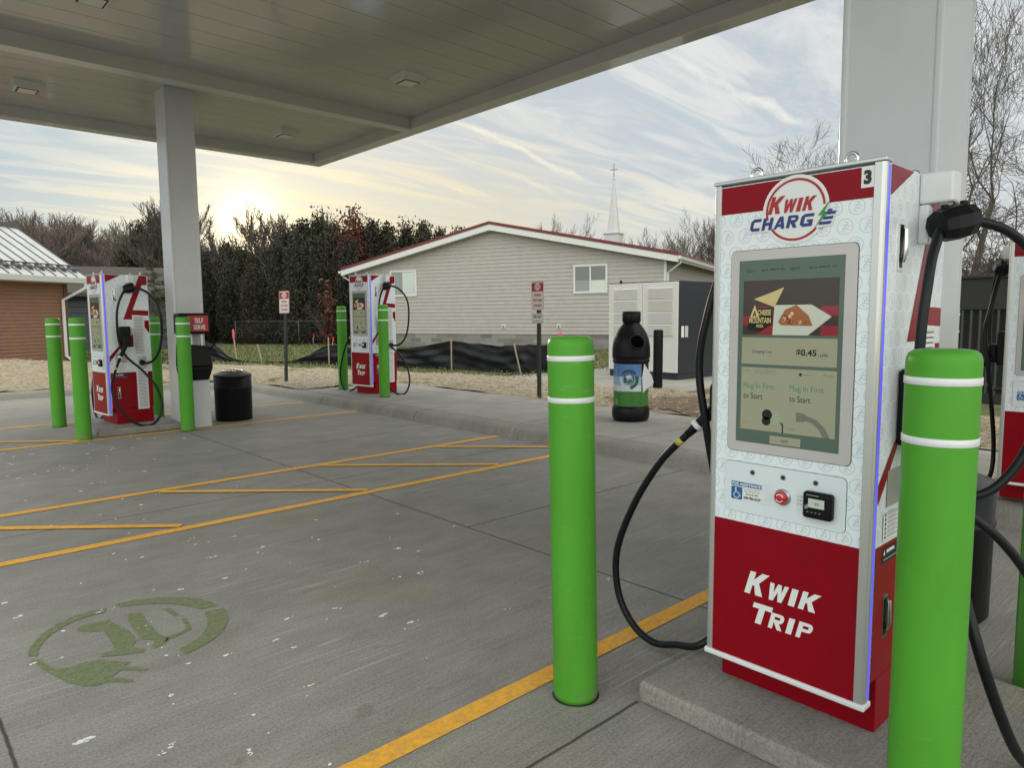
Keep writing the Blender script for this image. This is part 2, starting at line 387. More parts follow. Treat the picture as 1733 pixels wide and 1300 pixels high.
# ================================================================== GROUND
PAVE = concrete('broom_finished_concrete', (.272, .258, .235), joints_x=(3.3, .3, -4.2), joints_y=(-3.2, .2, (1.71, 2.27, 0), (4.1, 3.3), 6.26, (8.3, 3.3), 10.3, 13.6), sdir=math.radians(-6))
WALK = concrete('sidewalk_concrete', (.315, .295, .265), joints_x=(8.1,), joints_y=(1.6, 3.4, 5.1, 6.9, 8.7, 10.4), streak=.05, sdir=math.radians(88))
SLABM = concrete('island_concrete', (.265, .25, .228), streak=.07, sdir=math.radians(-25))
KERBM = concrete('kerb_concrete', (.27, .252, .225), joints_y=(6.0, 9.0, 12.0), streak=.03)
GRASSM = mat('winter_lawn', (.075, .095, .03), .9, var=.35, vs=1.5, c2=(.13, .115, .05), bump=.6, bs=30)
DIRT = mat('brown_soil', (.16, .115, .075), .95, var=.3, vs=8, bump=.5, bs=40)
STRAWM = mat('straw_mulch', (.39, .325, .24), .9, var=.4, vs=14, c2=(.25, .20, .135), bump=.9, bs=70, stretch=(1, 2.2, 1), detail=6)

b = MB(); b.poly([(-1500, -1500, -.05), (1500, -1500, -.05), (1500, 1500, -.05), (-1500, 1500, -.05)], GRASSM)
tag(b.build('ground'), kind='structure')
KX = 6.2
kerb = [(KX, -60)] + [(KX, y) for y in (-2, 2, 6, 9, 12, 14.2)] + [(6.12, 15.2), (5.85, 16.1), (5.4, 16.7), (4.7, 17.05), (3.9, 17.15), (0, 17.15), (-60, 17.15)]
b = MB(); b.poly([(x, y, 0) for x, y in kerb] + [(-60, -60, 0)], PAVE); tag(b.build('pavement'), kind='structure')
# raised ground outside the kerb
b = MB(); outer = [(p[0] + .3 if i <= 6 else p[0] + .2, p[1] + (.0 if i <= 6 else .25)) for i, p in enumerate(kerb)]
b.poly([(x, y, .135) for x, y in outer][::-1] + [(x, y, .135) for x, y in ((500, -60), (500, 500), (-500, 500), (-500, 17.4))][::-1][::-1], GRASSM)
me = b.build('lawn'); tag(me, kind='structure')
# kerb swept along its line: face, rounded nose, flat top
prof = [(-.02, -.02), (.0, .012), (.018, .06), (.036, .105), (.07, .138), (.12, .15), (.32, .152), (.32, -.03)]
kp = catmull([(x, y, 0) for x, y in kerb[1:-1]], 6); kp = [Vector((KX, -60, 0))] + kp + [Vector((-60, 17.15, 0))]
b = MB(); vs = []; fs = []
for i, p in enumerate(kp):
    t = (kp[min(i + 1, len(kp) - 1)] - kp[max(i - 1, 0)]).normalized(); nrm = Vector((t.y, -t.x, 0))
    vs += [p + nrm * o + Vector((0, 0, z)) for o, z in prof]
n = len(prof)
for i in range(len(kp) - 1):
    for k in range(n - 1): fs.append((i * n + k, i * n + k + 1, (i + 1) * n + k + 1, (i + 1) * n + k))
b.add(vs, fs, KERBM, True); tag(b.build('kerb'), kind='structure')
b = MB(); b.box(KX + .315, 8.65, -40, 13.25, .0, .156, WALK); tag(b.build('sidewalk', bevel=.012), kind='structure')
b = MB(); b.box(11.25, 16.2, 7.6, 12.6, .0, .16, WALK); tag(b.build('concrete_pad', bevel=.012), kind='structure')
def island(y0, y1):
    b = MB(); b.box(2.27, 3.36, y0, y1, 0, .092, SLABM); tag(b.build('island_slab', bevel=.018, seg=3), kind='structure')
island(.42, 1.71); island(10.75, 12.2)
# straw bed and mulch: uneven sheet clipped to its outline
STRAWP = [(8.66, -6), (8.66, 13.27), (6.42, 13.27), (6.42, 14.6), (6.3, 15.5), (5.95, 16.4), (5.15, 17.1), (4.0, 17.34), (-16, 17.34), (-16, 29), (0, 29.6), (3.5, 28.6), (6, 25.5), (8.0, 22.8), (9.4, 19.6), (10.6, 15.4), (11.2, 13.2), (11.2, -6)]
b = MB(); cs = .22; idx = {}; vs = []; fs = []
def bedz(x, y):
    e = .16 + .035 * smooth_noise(x * .9, y * .9) + .02 * smooth_noise(x * 3.3, y * 2.9, 2)
    if y > 17.5 and x < 6: e += .32 * max(0, min(1, (y - 17.5) / 2.5)) * max(0, min(1, (6.2 - x) / 3)) * max(0, min(1, (29 - y) / 5))
    return e
for i in range(int(28 / cs)):
    for j in range(int(36 / cs)):
        x, y = -16 + i * cs, -6 + j * cs
        if not inside(x + cs / 2, y + cs / 2, STRAWP): continue
        q = []
        for a, c in ((0, 0), (1, 0), (1, 1), (0, 1)):
            k = (i + a, j + c)
            if k not in idx: idx[k] = len(vs); vs.append((x + a * cs, y + c * cs, bedz(x + a * cs, y + c * cs)))
            q.append(idx[k])
        fs.append(tuple(q))
b.add(vs, fs, STRAWM, True); tag(b.build('straw_ground'), kind='structure')
rng = np.random.default_rng(3)
def quads(name, C, U, V, mats, mi=None):
    n = len(C); co = np.empty((n, 4, 3)); co[:, 0] = C - U - V; co[:, 1] = C + U - V; co[:, 2] = C + U + V; co[:, 3] = C - U + V
    me = bpy.data.meshes.new(name); me.vertices.add(n * 4); me.vertices.foreach_set('co', co.reshape(-1))
    me.loops.add(n * 4); me.loops.foreach_set('vertex_index', np.arange(n * 4, dtype=np.int32))
    me.polygons.add(n); me.polygons.foreach_set('loop_start', np.arange(0, n * 4, 4, dtype=np.int32)); me.polygons.foreach_set('loop_total', np.full(n, 4, dtype=np.int32))
    for m_ in mats: me.materials.append(m_)
    if mi is not None: me.polygons.foreach_set('material_index', mi.astype(np.int32))
    me.update(calc_edges=True); me.validate(); return me
def unit(v): return v / np.linalg.norm(v, axis=1, keepdims=True)
pts = []
while len(pts) < 60000:
    x, y = rng.uniform(-14, 11.2), rng.uniform(-3, 29)
    if inside(x, y, STRAWP) and rng.random() < min(1, 90 / (x * x + y * y + 1) + .12): pts.append((x, y, bedz(x, y) + rng.uniform(.004, .03)))
Cq = np.array(pts); n = len(Cq); th = rng.uniform(0, 2 * PI, n); L = rng.uniform(.02, .06, n); wd = rng.uniform(.0014, .0032, n)
U = np.stack([np.cos(th) * L, np.sin(th) * L, rng.uniform(-.3, .3, n) * L], 1); V = np.stack([-np.sin(th) * wd, np.cos(th) * wd, rng.uniform(-1, 1, n) * wd], 1)
mi = rng.choice(3, n, p=(.38, .37, .25)); dark = (Cq[:, 1] < 8.0) & (Cq[:, 0] > 8.6) & (rng.random(n) < .55); mi[dark] = 2
o = bpy.data.objects.new('straw', quads('straw', Cq, U, V, [mat('pale_straw', (.58, .50, .385), .8), mat('golden_straw', (.44, .35, .22), .8), mat('brown_straw', (.20, .14, .085), .9)], mi)); COL.objects.link(o); tag(o, 'loose pale straw mulch scattered beside the kerb', 'straw', kind='stuff')
# dark mulch patch beside the bottle bin
mp = [(9.75 + 1.05 * math.cos(a) + .15 * math.sin(5 * a), 6.0 + 1.35 * math.sin(a) + .12 * math.cos(7 * a)) for a in [2 * PI * k / 40 for k in range(40)]]
b = MB(); vs = []; fs = []; idx = {}; cs = .07
for i in range(40):
    for j in range(48):
        x, y = 8.5 + i * cs, 4.4 + j * cs
        if not inside(x, y, mp): continue
        q = []
        for a, c in ((0, 0), (1, 0), (1, 1), (0, 1)):
            k = (i + a, j + c)
            if k not in idx: idx[k] = len(vs); vs.append((x + a * cs, y + c * cs, bedz(x + a * cs, y + c * cs) + .012 + .008 * smooth_noise(x * 9 + a, y * 8 + c)))
            q.append(idx[k])
        fs.append(tuple(q))
b.add(vs, fs, DIRT, True); tag(b.build('bare_soil'), kind='structure')
# grass blades on the lawn
pts = []
while len(pts) < 26000:
    x, y = rng.uniform(5, 26), rng.uniform(12, 36)
    if not inside(x, y, STRAWP) and (x > 8.7 or y > 17.6) and rng.random() < .9: pts.append((x, y, .135))
Cq = np.array(pts); n = len(Cq); th = rng.uniform(0, 2 * PI, n); hh = rng.uniform(.02, .05, n); wd = rng.uniform(.006, .016, n)
V = np.stack([rng.normal(0, .4, n) * hh, rng.normal(0, .4, n) * hh, hh], 1); U = np.stack([np.cos(th) * wd, np.sin(th) * wd, np.zeros(n)], 1); Cq[:, 2] += hh
o = bpy.data.objects.new('grass', quads('grass', Cq, U, V, [mat('grass_blade', (.085, .12, .03), .8), mat('dry_grass_blade', (.22, .18, .08), .85)], rng.choice(2, n, p=(.72, .28)))); COL.objects.link(o); tag(o, 'short winter grass growing behind the silt fence', 'grass', kind='stuff')

# painted lines (separate sheets 4 mm up)
def line(name, x0, y0, x1, y1, wd=.10, z=.004, m=YEL, label=None):
    d = Vector((x1 - x0, y1 - y0, 0)); q = Vector((-d.y, d.x, 0)).normalized() * wd / 2; b = MB(); a, c = Vector((x0, y0, z)), Vector((x1, y1, z)); N = max(2, int(d.length / .25)); vs = []; fs = []
    for i in range(N + 1):
        p = a + d * (i / N); j = random.uniform(-.003, .003); vs += [p + q * (1 + j * 10), p - q * (1 + j * 8)]
    for i in range(N): fs.append((2 * i, 2 * i + 1, 2 * i + 3, 2 * i + 2))
    b.add(vs, fs, m); tag(b.build(name), kind='structure')
for x0, y0, x1, y1 in ((-3, 5.59, 6.12, 5.57), (-3, 6.97, 6.22, 7.02), (-3, 2.12, 6.1, 2.12), (-3, 10.57, 6.15, 10.60), (-3, 12.85, 6.1, 12.5)): line('parking_line', x0, y0, x1, y1)
for x0, y0, x1, y1 in ((.28, 6.92, 1.72, 5.66), (1.94, 6.93, 3.36, 5.64), (3.56, 6.96, 4.98, 5.64), (5.12, 6.97, 6.15, 5.92), (1.2, 11.32, 2.02, 10.64)): line('hatch_line', x0, y0, x1, y1, .085, .008)
EMB = [[(0.904, 4.319), (0.824, 4.331), (0.734, 4.312), (0.654, 4.266), (0.585, 4.195), (0.532, 4.106), (0.496, 4.026), (0.479, 3.943), (0.513, 3.911), (0.524, 3.973), (0.549, 4.042), (0.596, 4.124), (0.66, 4.197), (0.727, 4.241), (0.803, 4.259), (0.874, 4.259)], [(0.949, 4.345), (1.045, 4.329), (1.153, 4.277), (1.253, 4.189), (1.321, 4.091), (1.353, 3.997), (1.363, 3.926), (1.275, 3.936), (1.247, 4.017), (1.199, 4.106), (1.126, 4.183), (1.037, 4.249), (0.958, 4.275)], [(1.278, 3.886), (1.377, 3.868), (1.362, 3.783), (1.334, 3.696), (1.287, 3.611), (1.229, 3.542), (1.162, 3.498), (1.093, 3.46), (1.034, 3.443), (1.029, 3.521), (1.098, 3.548), (1.166, 3.602), (1.216, 3.678), (1.255, 3.771)], [(0.485, 3.877), (0.518, 3.862), (0.531, 3.765), (0.551, 3.705), (0.603, 3.68), (0.667, 3.687), (0.717, 3.673), (0.768, 3.608), (0.822, 3.54), (0.79, 3.52), (0.865, 3.423), (0.852, 3.403), (0.771, 3.488), (0.717, 3.451), (0.783, 3.357), (0.777, 3.332), (0.691, 3.414), (0.649, 3.408), (0.608, 3.447), (0.571, 3.512), (0.541, 3.618), (0.504, 3.757)], [(0.72, 4.13), (0.75, 4.148), (0.82, 4.141), (0.871, 4.148), (0.868, 4.096), (0.888, 4.012), (0.909, 3.928), (0.91, 3.767), (0.877, 3.721), (0.876, 3.684), (0.914, 3.63), (0.89, 3.607), (0.81, 3.647), (0.733, 3.694), (0.739, 3.723), (0.802, 3.727), (0.811, 3.841), (0.813, 3.999), (0.733, 4.065), (0.715, 4.092)], [(0.966, 4.149), (1.02, 4.109), (1.011, 3.96), (1.008, 3.793), (1.032, 3.689), (1.014, 3.648), (0.948, 3.607), (0.94, 3.642), (0.971, 3.688), (0.969, 3.72), (0.931, 3.756), (0.934, 3.905), (0.936, 4.031)], [(1.121, 4.095), (1.158, 4.06), (1.163, 3.938), (1.14, 3.937), (1.133, 4.024)], [(1.154, 3.878), (1.175, 3.859), (1.162, 3.751), (1.149, 3.711), (1.085, 3.679), (1.004, 3.657), (1.037, 3.705), (1.109, 3.717), (1.142, 3.749)]]
b = MB()
for P_ in EMB: b.poly([(x, y, .0025) for x, y in P_][::-1], GRNP)
tag(b.build('pavement_emblem'), kind='structure')
# pale flakes littering the bay
b = MB(); FL = mat('white_flake', (.80, .79, .76), .7)
for k in range(160):
    x, y = (random.uniform(.4, 3.3), random.uniform(2.3, 11)) if k < 150 else (random.uniform(.7, 1.9), random.uniform(8, 10.5))
    if k < 35: x, y = random.uniform(.3, 2.0), random.uniform(2.2, 5.4)
    for q_ in range(random.choice((1, 1, 1, 2, 3, 5))):
        r = random.choice((.0022, .003, .003, .004, .0045, .006, .007)) * random.uniform(.7, 1.25); a0 = random.uniform(-.5, .5); st = random.uniform(1, 2.6); u0, v0 = (0, 0) if q_ == 0 else (random.gauss(0, .018), random.gauss(0, .010))
        pp = [(r * st * math.cos(2 * PI * i / 8) * random.uniform(.45, 1.3), r * math.sin(2 * PI * i / 8) * random.uniform(.45, 1.3)) for i in range(8)]
        b.prism([(x + u0 + u * math.cos(a0) - v * math.sin(a0), y + v0 + u * math.sin(a0) + v * math.cos(a0), .0005) for u, v in pp], (0, 0, .0025), FL)
tag(b.build('litter_flakes'), 'small white flakes scattered over the concrete bay', 'litter', kind='stuff')

# ================================================================== CANOPY
can = thing('canopy', 'white steel canopy with ribbed glossy ceiling over the chargers', 'canopy', (0, 0, 0))
CX0, CX1, CY0, CY1 = -.35, 7.2, -2.6, 13.65; ZT, ZB = 4.88, 4.70
b = MB(); y = CY0 + .25; w_ = .405
while y < CY1 - .26:
    y2 = min(y + w_, CY1 - .25)
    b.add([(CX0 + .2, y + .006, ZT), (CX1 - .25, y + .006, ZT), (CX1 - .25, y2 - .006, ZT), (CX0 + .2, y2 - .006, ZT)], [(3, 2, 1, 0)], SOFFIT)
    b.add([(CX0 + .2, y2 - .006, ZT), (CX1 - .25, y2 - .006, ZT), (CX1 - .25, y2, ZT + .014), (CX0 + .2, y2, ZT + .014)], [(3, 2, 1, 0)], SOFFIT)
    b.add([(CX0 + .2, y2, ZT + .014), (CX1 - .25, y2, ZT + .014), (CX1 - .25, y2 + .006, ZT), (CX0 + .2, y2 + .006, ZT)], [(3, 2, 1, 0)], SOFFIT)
    y = y2
b.build('soffit', can)
b = MB()
for x0, x1, y0, y1 in ((CX0, CX1, CY1 - .25, CY1), (CX0, CX1, CY0, CY0 + .25), (CX1 - .25, CX1, CY0 + .25, CY1 - .25), (CX0, CX0 + .25, CY0 + .25, CY1 - .25)):
    b.box(x0, x1, y0, y1, ZB, ZB + 1.0, CREAM)
b.build('fascia', can, bevel=.01)
b = MB(); b.box(CX0 + .25, CX1 - .24, CY0 + .25, CY1 - .25, 5.5, 5.6, CREAM); b.build('roof_deck', can)
for yb in (10.0, 1.75):
    b = MB(); b.box(CX0 + .25, CX1 - .255, yb, yb + .22, ZB + .004, ZT + .3, CREAM); b.build('gutter_beam', can, bevel=.006)
for cx, cy in ((3.585, 11.11), (3.5, 1.2)):
    b = MB(); b.box(cx - .2, cx + .2, cy - .2, cy + .2, 0, ZT + .1, COLW)
    for sx, sy in ((-1, -1), (1, -1), (-1, 1), (1, 1)):
        b.box(cx + sx * .186 - .018, cx + sx * .186 + .018, cy + sy * .186 - .018, cy + sy * .186 + .018, .02, ZT, COLW)
    b.build('column', can, bevel=.012, seg=3)
LENS = mat('frosted_lamp_lens', (.60, .58, .52), .3)
for cx in (1.95, 5.76):
    for cy in (-1.5, .9, 4.5, 8.32, 12.1):
        b = MB(); z = ZT
        b.hexa([(cx - .15, cy - .15, z - .085), (cx + .15, cy - .15, z - .085), (cx + .15, cy + .15, z - .085), (cx - .15, cy + .15, z - .085)], [(cx - .2, cy - .2, z + .01), (cx + .2, cy - .2, z + .01), (cx + .2, cy + .2, z + .01), (cx - .2, cy + .2, z + .01)], CREAM)
        f = b.build('ceiling_light', can, bevel=.008)
        b = MB(); b.box(cx - .105, cx + .105, cy - .105, cy + .105, z - .093, z - .087, LENS)
        b.box(cx - .125, cx - .108, cy - .125, cy + .125, z - .0885, z - .086, DARKGAP); b.box(cx + .108, cx + .125, cy - .125, cy + .125, z - .0885, z - .086, DARKGAP)
        b.box(cx - .108, cx + .108, cy - .125, cy - .108, z - .0885, z - .086, DARKGAP); b.box(cx - .108, cx + .108, cy + .108, cy + .125, z - .0885, z - .086, DARKGAP)
        b.build('lens', f)

# ================================================================== CHARGER
def pyF(a, h, d=0.): return (-.36 - d, -a, h)
Rv, Uv = (0, -1, 0), (0, 0, 1)
def front(b, vf, d, mt): b.flat(vf, (-.36 - d, 0, 0), Rv, Uv, mt)
def T(vf, x, y): return [(p[0] + x, p[1] + y) for p in vf[0]], vf[1]
def rc(x0, x1, y0, y1): return [(x0, y0), (x1, y0), (x1, y1), (x0, y1)]
_t, _u = .32, .25
_bowl = [(.70, 1), (.88, .97), (1, .84), (1, .60), (.88, .45), (.70, .42), (.70, .62), (.73, .66), (.73, .77), (.70, .80)]
_C = [(1, 1), (.25, 1), (0, .8), (0, .2), (.25, 0), (1, 0), (1, _u), (_t, _u), (_t - .02, .32), (_t - .02, .68), (_t, 1 - _u), (1, 1 - _u)]
GL = {'I': [rc(0, 1, 0, 1)], 'T': [rc(0, 1, 1 - _u, 1), rc(.5 - _t / 2, .5 + _t / 2, 0, 1 - _u)],
      'K': [rc(0, _t, 0, 1), [(_t * .9, .40), (.52, .40), (1.06, 1), (.66, 1), (_t * .9, .62)], [(.36, .56), (.56, .66), (1.02, 0), (.62, 0)]],
      'W': [[(0, 1), (.15, 0), (.37, 0), (.23, 1)], [(.20, 0), (.37, 0), (.62, 1), (.42, 1)], [(.42, 1), (.62, 0), (.82, 0), (.62, 1)], [(.64, 0), (.84, 0), (1, 1), (.78, 1)]],
      'R': [rc(0, _t, 0, 1), rc(_t, .70, .80, 1), rc(_t, .70, .42, .62), _bowl, [(.36, .42), (.72, .43), (1.04, 0), (.68, 0)]], 'P': [rc(0, _t, 0, 1), rc(_t, .70, .80, 1), rc(_t, .70, .42, .62), _bowl],
      'C': [_C], 'G': [_C, rc(1 - _t, 1, _u, .54), rc(.52, 1 - _t, .36, .54)], 'H': [rc(0, _t, 0, 1), rc(1 - _t, 1, 0, 1), rc(_t, 1 - _t, .38, .62)],
      'A': [[(-.08, 0), (_t - .1, 0), (.66, 1), (.34, 1)], [(1.06 - _t, 0), (1.06, 0), (.70, 1), (.40, 1)], [(.22, .18), (.80, .18), (.76, .38), (.32, .38)]]}
def wordmark(b, d, mt, rows):   # heavy slanted letters: (letter, x0, x1, y0, y1, shear)
    for s_, x0, x1, y0, y1, sh in rows:
        for k, P_ in enumerate(GL[s_]): front(b, pg(*[(x0 + (x1 - x0) * x + sh * (y1 - y0) * y, y0 + (y1 - y0) * y) for x, y in P_]), d + k * .00015, mt)

def make_charger():
    R = thing('charger', '', 'charging station')
    b = MB(); b.box(-.25, .25, -.30, .30, 0, .20, RED); b.build('plinth', R, bevel=.004)
    b = MB(); b.box(-.306, .262, -.298, .298, .203, 1.965, SIDEP); body = b.build('cabinet', R, bevel=.006)
    b = MB(); b.box(-.36, -.308, -.275, .285, .125, 1.955, FRONTP); fp = b.build('front_panel', R, bevel=.004)
    # coloured vinyl on the panel
    b = MB(); front(b, rect(-.277, .268, 1.852, 1.951), .0015, RED); b.build('top_vinyl', fp)
    b = MB(); front(b, rect(-.279, .268, .128, .69), .0015, RED); b.build('lower_vinyl', fp)
    # logo
    b = MB(); cx, cy = .009, 1.842
    front(b, disc(cx, cy, .119, 48), .003, LETTER); front(b, pg((-.166, 1.774), (.140, 1.774), (.152, 1.829), (-.152, 1.829)), .0035, LETTER)
    front(b, arc(cx, cy, .099, .107, 4, 196), .0045, REDL); front(b, arc(cx, cy, .099, .107, 216, 318), .0045, REDL)
    wordmark(b, .005, REDL, [('K', -.091, -.046, 1.834, 1.894, .28), ('W', -.037, .006, 1.834, 1.880, .25), ('I', .012, .027, 1.834, 1.880, .25), ('K', .034, .070, 1.834, 1.882, .28)])
    wordmark(b, .0055, NAVY, [('C', -.160, -.122, 1.780, 1.823, .22), ('H', -.114, -.076, 1.780, 1.823, .22), ('A', -.066, -.030, 1.780, 1.823, .22), ('R', -.022, .016, 1.780, 1.823, .22), ('G', .026, .070, 1.780, 1.823, .22)])
    for k, (y0, x0, x1) in enumerate(((1.781, .094, .134), (1.797, .108, .140), (1.813, .108, .148))): front(b, pg((x0, y0), (x1, y0), (x1 + .004, y0 + .010), (x0 + .004, y0 + .010)), .0055, NAVY)
    front(b, pg((.122, 1.824), (.138, 1.824), (.140, 1.831), (.124, 1.831)), .0055, NAVY)
    front(b, pg((.135, 1.866), (.092, 1.814), (.106, 1.812), (.080, 1.772), (.124, 1.818), (.110, 1.821)), .0065, BOLT)
    front(b, T(text('TM', .014, .006), .093, 1.766), .005, BLKL)
    b.build('logo', fp)
    b = MB(); wordmark(b, .003, LETTER, [('K', -.146, -.074, .420, .510, .27), ('W', -.058, .014, .420, .487, .24), ('I', .026, .050, .420, .487, .24), ('K', .064, .126, .420, .489, .27), ('T', -.126, -.050, .312, .392, .27), ('R', -.048, .004, .312, .374, .24), ('I', .020, .042, .312, .374, .24), ('P', .058, .110, .312, .374, .24)])
    b.build('lettering', fp)
    # frame
    for sy in (-1, 1):
        b = MB(); y0, y1 = (.268, .303) if sy < 0 else (.279, .308)
        pr = [(-.308, sy * (y1 - .003)), (-.338, sy * (y1 - .003)), (-.339, sy * y1), (-.352, sy * y1), (-.361, sy * (y1 - .004)), (-.3645, sy * (y1 - .012)), (-.3645, sy * y0), (-.308, sy * y0)]
        if sy > 0: pr = pr[::-1]
        b.prism([(x, y, .150) for x, y in pr], (0, 0, 1.812), SILVER); b.build('frame_post', R, bevel=.003)
        b = MB(); b.box(-.336, -.318, sy * .3003 if sy < 0 else .3053, sy * .3018 if sy < 0 else .3068, .155, 1.955, LED); b.build('light_strip', R)
    b = MB(); b.box(-.366, -.308, -.305, .310, 1.963, 1.976, SILVER); b.build('top_trim', R, bevel=.003)
    b = MB(); b.box(-.371, -.308, -.307, .312, .126, .148, WHITE); b.build('bottom_trim', R, bevel=.006)
    # screen
    b = MB(); front(b, rrect(-.2325, .2305, .9635, 1.7145, .020), .001, DARKGAP); front(b, rrect(-.2305, .2285, .9655, 1.7125, .019), .003, BEZEL); sc_ = b.build('screen', R)
    b = MB(); F = lambda vf, d, mt: front(b, vf, .0045 + d, mt)
    F(rect(-.196, .188, 1.003, 1.676), 0, S_BACK)
    for s_, x0, x1 in (('CCS 1', -.168, -.135), ('up to 400kW DC', -.108, -.018), ('NACS', -.001, .034), ('up to 400kW DC', .066, .164)): F(T(text(s_, x1 - x0, .011), x0, 1.633), .0006, S_BLK)
    F(rect(-.177, .172, 1.405, 1.602), .0006, S_DARK)
    # picture: pizza slice on a plate over checked cloth
    for k in range(6):
        for j in range(3):
            if (k + j) % 2: F(rect(-.177 + k * .058, -.119 + k * .058 + .0005, 1.405 + j * .034, 1.439 + j * .034), .0012, S_MAR)
    F(pg((-.06, 1.405), (.070, 1.405), (.150, 1.470), (.080, 1.512), (-.055, 1.512)), .0018, S_WHT)
    F(pg((-.135, 1.535), (-.055, 1.505), (-.02, 1.575), (-.06, 1.56)), .0018, S_GOLD)
    F(pg((-.040, 1.452), (-.028, 1.440), (.086, 1.438), (.070, 1.475), (.026, 1.512), (-.015, 1.495)), .0024, S_BRN)
    rr = random.Random(4)
    for k in range(26):
        px_, py_ = rr.uniform(-.022, .07), rr.uniform(1.445, 1.49)
        if py_ < 1.505 - abs(px_ - .024) * .8: F(disc(px_, py_, rr.uniform(.003, .007), 7), .003, rr.choice((S_CRM, S_MAR, S_BRN, S_GOLD)))
    F(pg((-.158, 1.425), (-.110, 1.415), (-.062, 1.445), (-.062, 1.505), (-.120, 1.500), (-.150, 1.470)), .0024, S_BLK)
    F(pg((-.148, 1.468), (-.130, 1.515), (-.112, 1.468)), .003, S_GOLD)
    for s_, x0, x1, y0, y1 in (('A', -.138, -.122, 1.470, 1.492), ('CHEESE', -.118, -.066, 1.476, 1.496), ('MOUNTAIN', -.150, -.066, 1.447, 1.468), ('PIZZA', -.122, -.094, 1.432, 1.442)): F(T(text(s_, x1 - x0, y1 - y0, 0, .03), x0, y0), .0036, S_BLK if s_ == 'A' else S_GOLD)
    F(rect(-.179, .172, 1.297, 1.395), .0006, S_PAN); F(T(text('Charging Cost', .076, .013), -.136, 1.336), .0012, S_BLK); F(T(text('$0.45', .072, .026, 0, .03), .030, 1.330), .0012, S_BLK); F(T(text('/ kWh', .034, .012), .107, 1.331), .0012, S_BLK); F(rect(-.008, -.007, 1.325, 1.365), .0012, S_LINE)
    F(rect(-.178, .174, 1.052, 1.285), .0006, S_PAN); F(rect(-.008, -.0068, 1.052, 1.25), .0012, S_LINE)
    F(T(text('Kwik', .024, .007, .2), -.164, 1.269), .0012, S_GRY); F(T(text('Session: 0000 1234', .08, .006), -.125, 1.272), .0012, S_GRY); F(T(text('Charging Assistance', .09, .006), -.125, 1.262), .0012, S_GRY); F(disc(.048, 1.267, .006, 12), .0012, S_DARK); F(T(text('Language', .026, .005), .062, 1.264), .0012, S_GRY); F(T(text('PM 3:34', .034, .008), .128, 1.264), .0012, S_GRY)
    for x0 in (-.168, .010):
        F(T(text('Plug In First', .122, .027), x0, 1.200), .0012, S_GREEN); F(T(text('to Start', .076, .022), x0, 1.168), .0012, S_BLK)
    F(T(text('CCS 1', .02, .006), -.166, 1.075), .0012, S_GRY); F(T(text('NACS', .022, .006), .012, 1.066), .0012, S_GRY)
    F(disc(-.072, 1.113, .020, 14), .0018, S_BLK); F(disc(-.075, 1.090, .017, 14), .0018, S_BLK); F(pg((-.060, 1.135), (-.030, 1.128), (-.012, 1.100), (-.018, 1.088), (-.046, 1.080), (-.058, 1.090)), .0015, S_LINE); F(pg((-.024, 1.094), (-.010, 1.084), (-.009, 1.052), (-.014, 1.052), (-.014, 1.078)), .0018, S_BLK)
    F(pg((.036, 1.132), (.066, 1.130), (.068, 1.100), (.038, 1.098)), .0018, S_GRY); F(pg((.066, 1.126), (.110, 1.112), (.140, 1.085), (.158, 1.052), (.134, 1.052), (.118, 1.080), (.094, 1.098), (.066, 1.106)), .0018, S_GRY)
    F(rect(-.060, .055, 1.008, 1.038), .0006, S_PAN); F(T(text('INFO', .026, .009), -.016, 1.018), .0012, S_BLK)
    b.build('display', sc_)
    # control panel
    b = MB(); front(b, rrect(-.2385, .2205, .7285, .9235, .019), .001, DARKGAP); front(b, rrect(-.2372, .2192, .7298, .9222, .018), .003, PANEL)
    for k in range(9): front(b, rect(-.075 if k % 2 else -.085, -.045, .775 + k * .009, .7757 + k * .009), .0044, SILVER); front(b, rect(.045, .078, .775 + k * .009, .7757 + k * .009), .0044, SILVER)
    for k, (x, y) in enumerate(((.05, .83), (.062, .83), (.05, .817), (.06, .816), (.05, .803), (.062, .803))): front(b, rect(x, x + .007, y, y + .0018), .0046, BLKL)
    cp = b.build('control_panel', R)
    for a in (-.124, -.005, .114):
        b = MB(); front(b, disc(a, .889, .0105, 16), .0045, CHROME); front(b, disc(a, .889, .0068, 16), .0055, BLKL); b.build('indicator_light', cp)
    b = MB(); pth = []
    b.tube([pyF(-.003, .818, .002), pyF(-.003, .818, .010)], .030, 24, SILVER); b.tube([pyF(-.003, .818, .010), pyF(-.003, .818, .024), pyF(-.003, .818, .030)], [.022, .024, .020], 24, BTN)
    front(b, arc(-.003, .818, .012, .015, 20, 150, 10), .0315, LETTER); front(b, arc(-.003, .818, .012, .015, 200, 330, 10), .0315, LETTER); b.build('stop_button', cp)
    b = MB(); front(b, rect(-.209, -.086, .776, .846), .0042, LETTER); front(b, rect(-.209, -.086, .829, .846), .0048, SIGNB); front(b, T(text('FOR ASSISTANCE', .116, .011, 0, .03), -.2055, .832), .0054, LETTER)
    front(b, rrect(-.209, -.163, .777, .826, .005), .0048, SIGNB); front(b, disc(-.190, .8185, .0036, 10), .0054, LETTER); front(b, arc(-.187, .793, .0095, .0122, 110, 350, 14), .0054, LETTER)
    front(b, pg((-.1925, .815), (-.1885, .815), (-.187, .802), (-.178, .802), (-.173, .788), (-.168, .790), (-.169, .793), (-.172, .7915), (-.176, .805), (-.1925, .805)), .0056, LETTER)
    for s_, x0, x1, y0, h_, mt_ in (('To request assistance', -.158, -.090, .820, .0045, GREYL), ('from the store call', -.156, -.094, .812, .0045, GREYL), ('Store # 1044', -.148, -.098, .800, .006, BLKL), ('608-786-0339', -.157, -.089, .783, .011, BLKL)): front(b, T(text(s_, x1 - x0, h_, 0, .02), x0, y0), .0054, mt_)
    b.build('notice_sticker', cp)
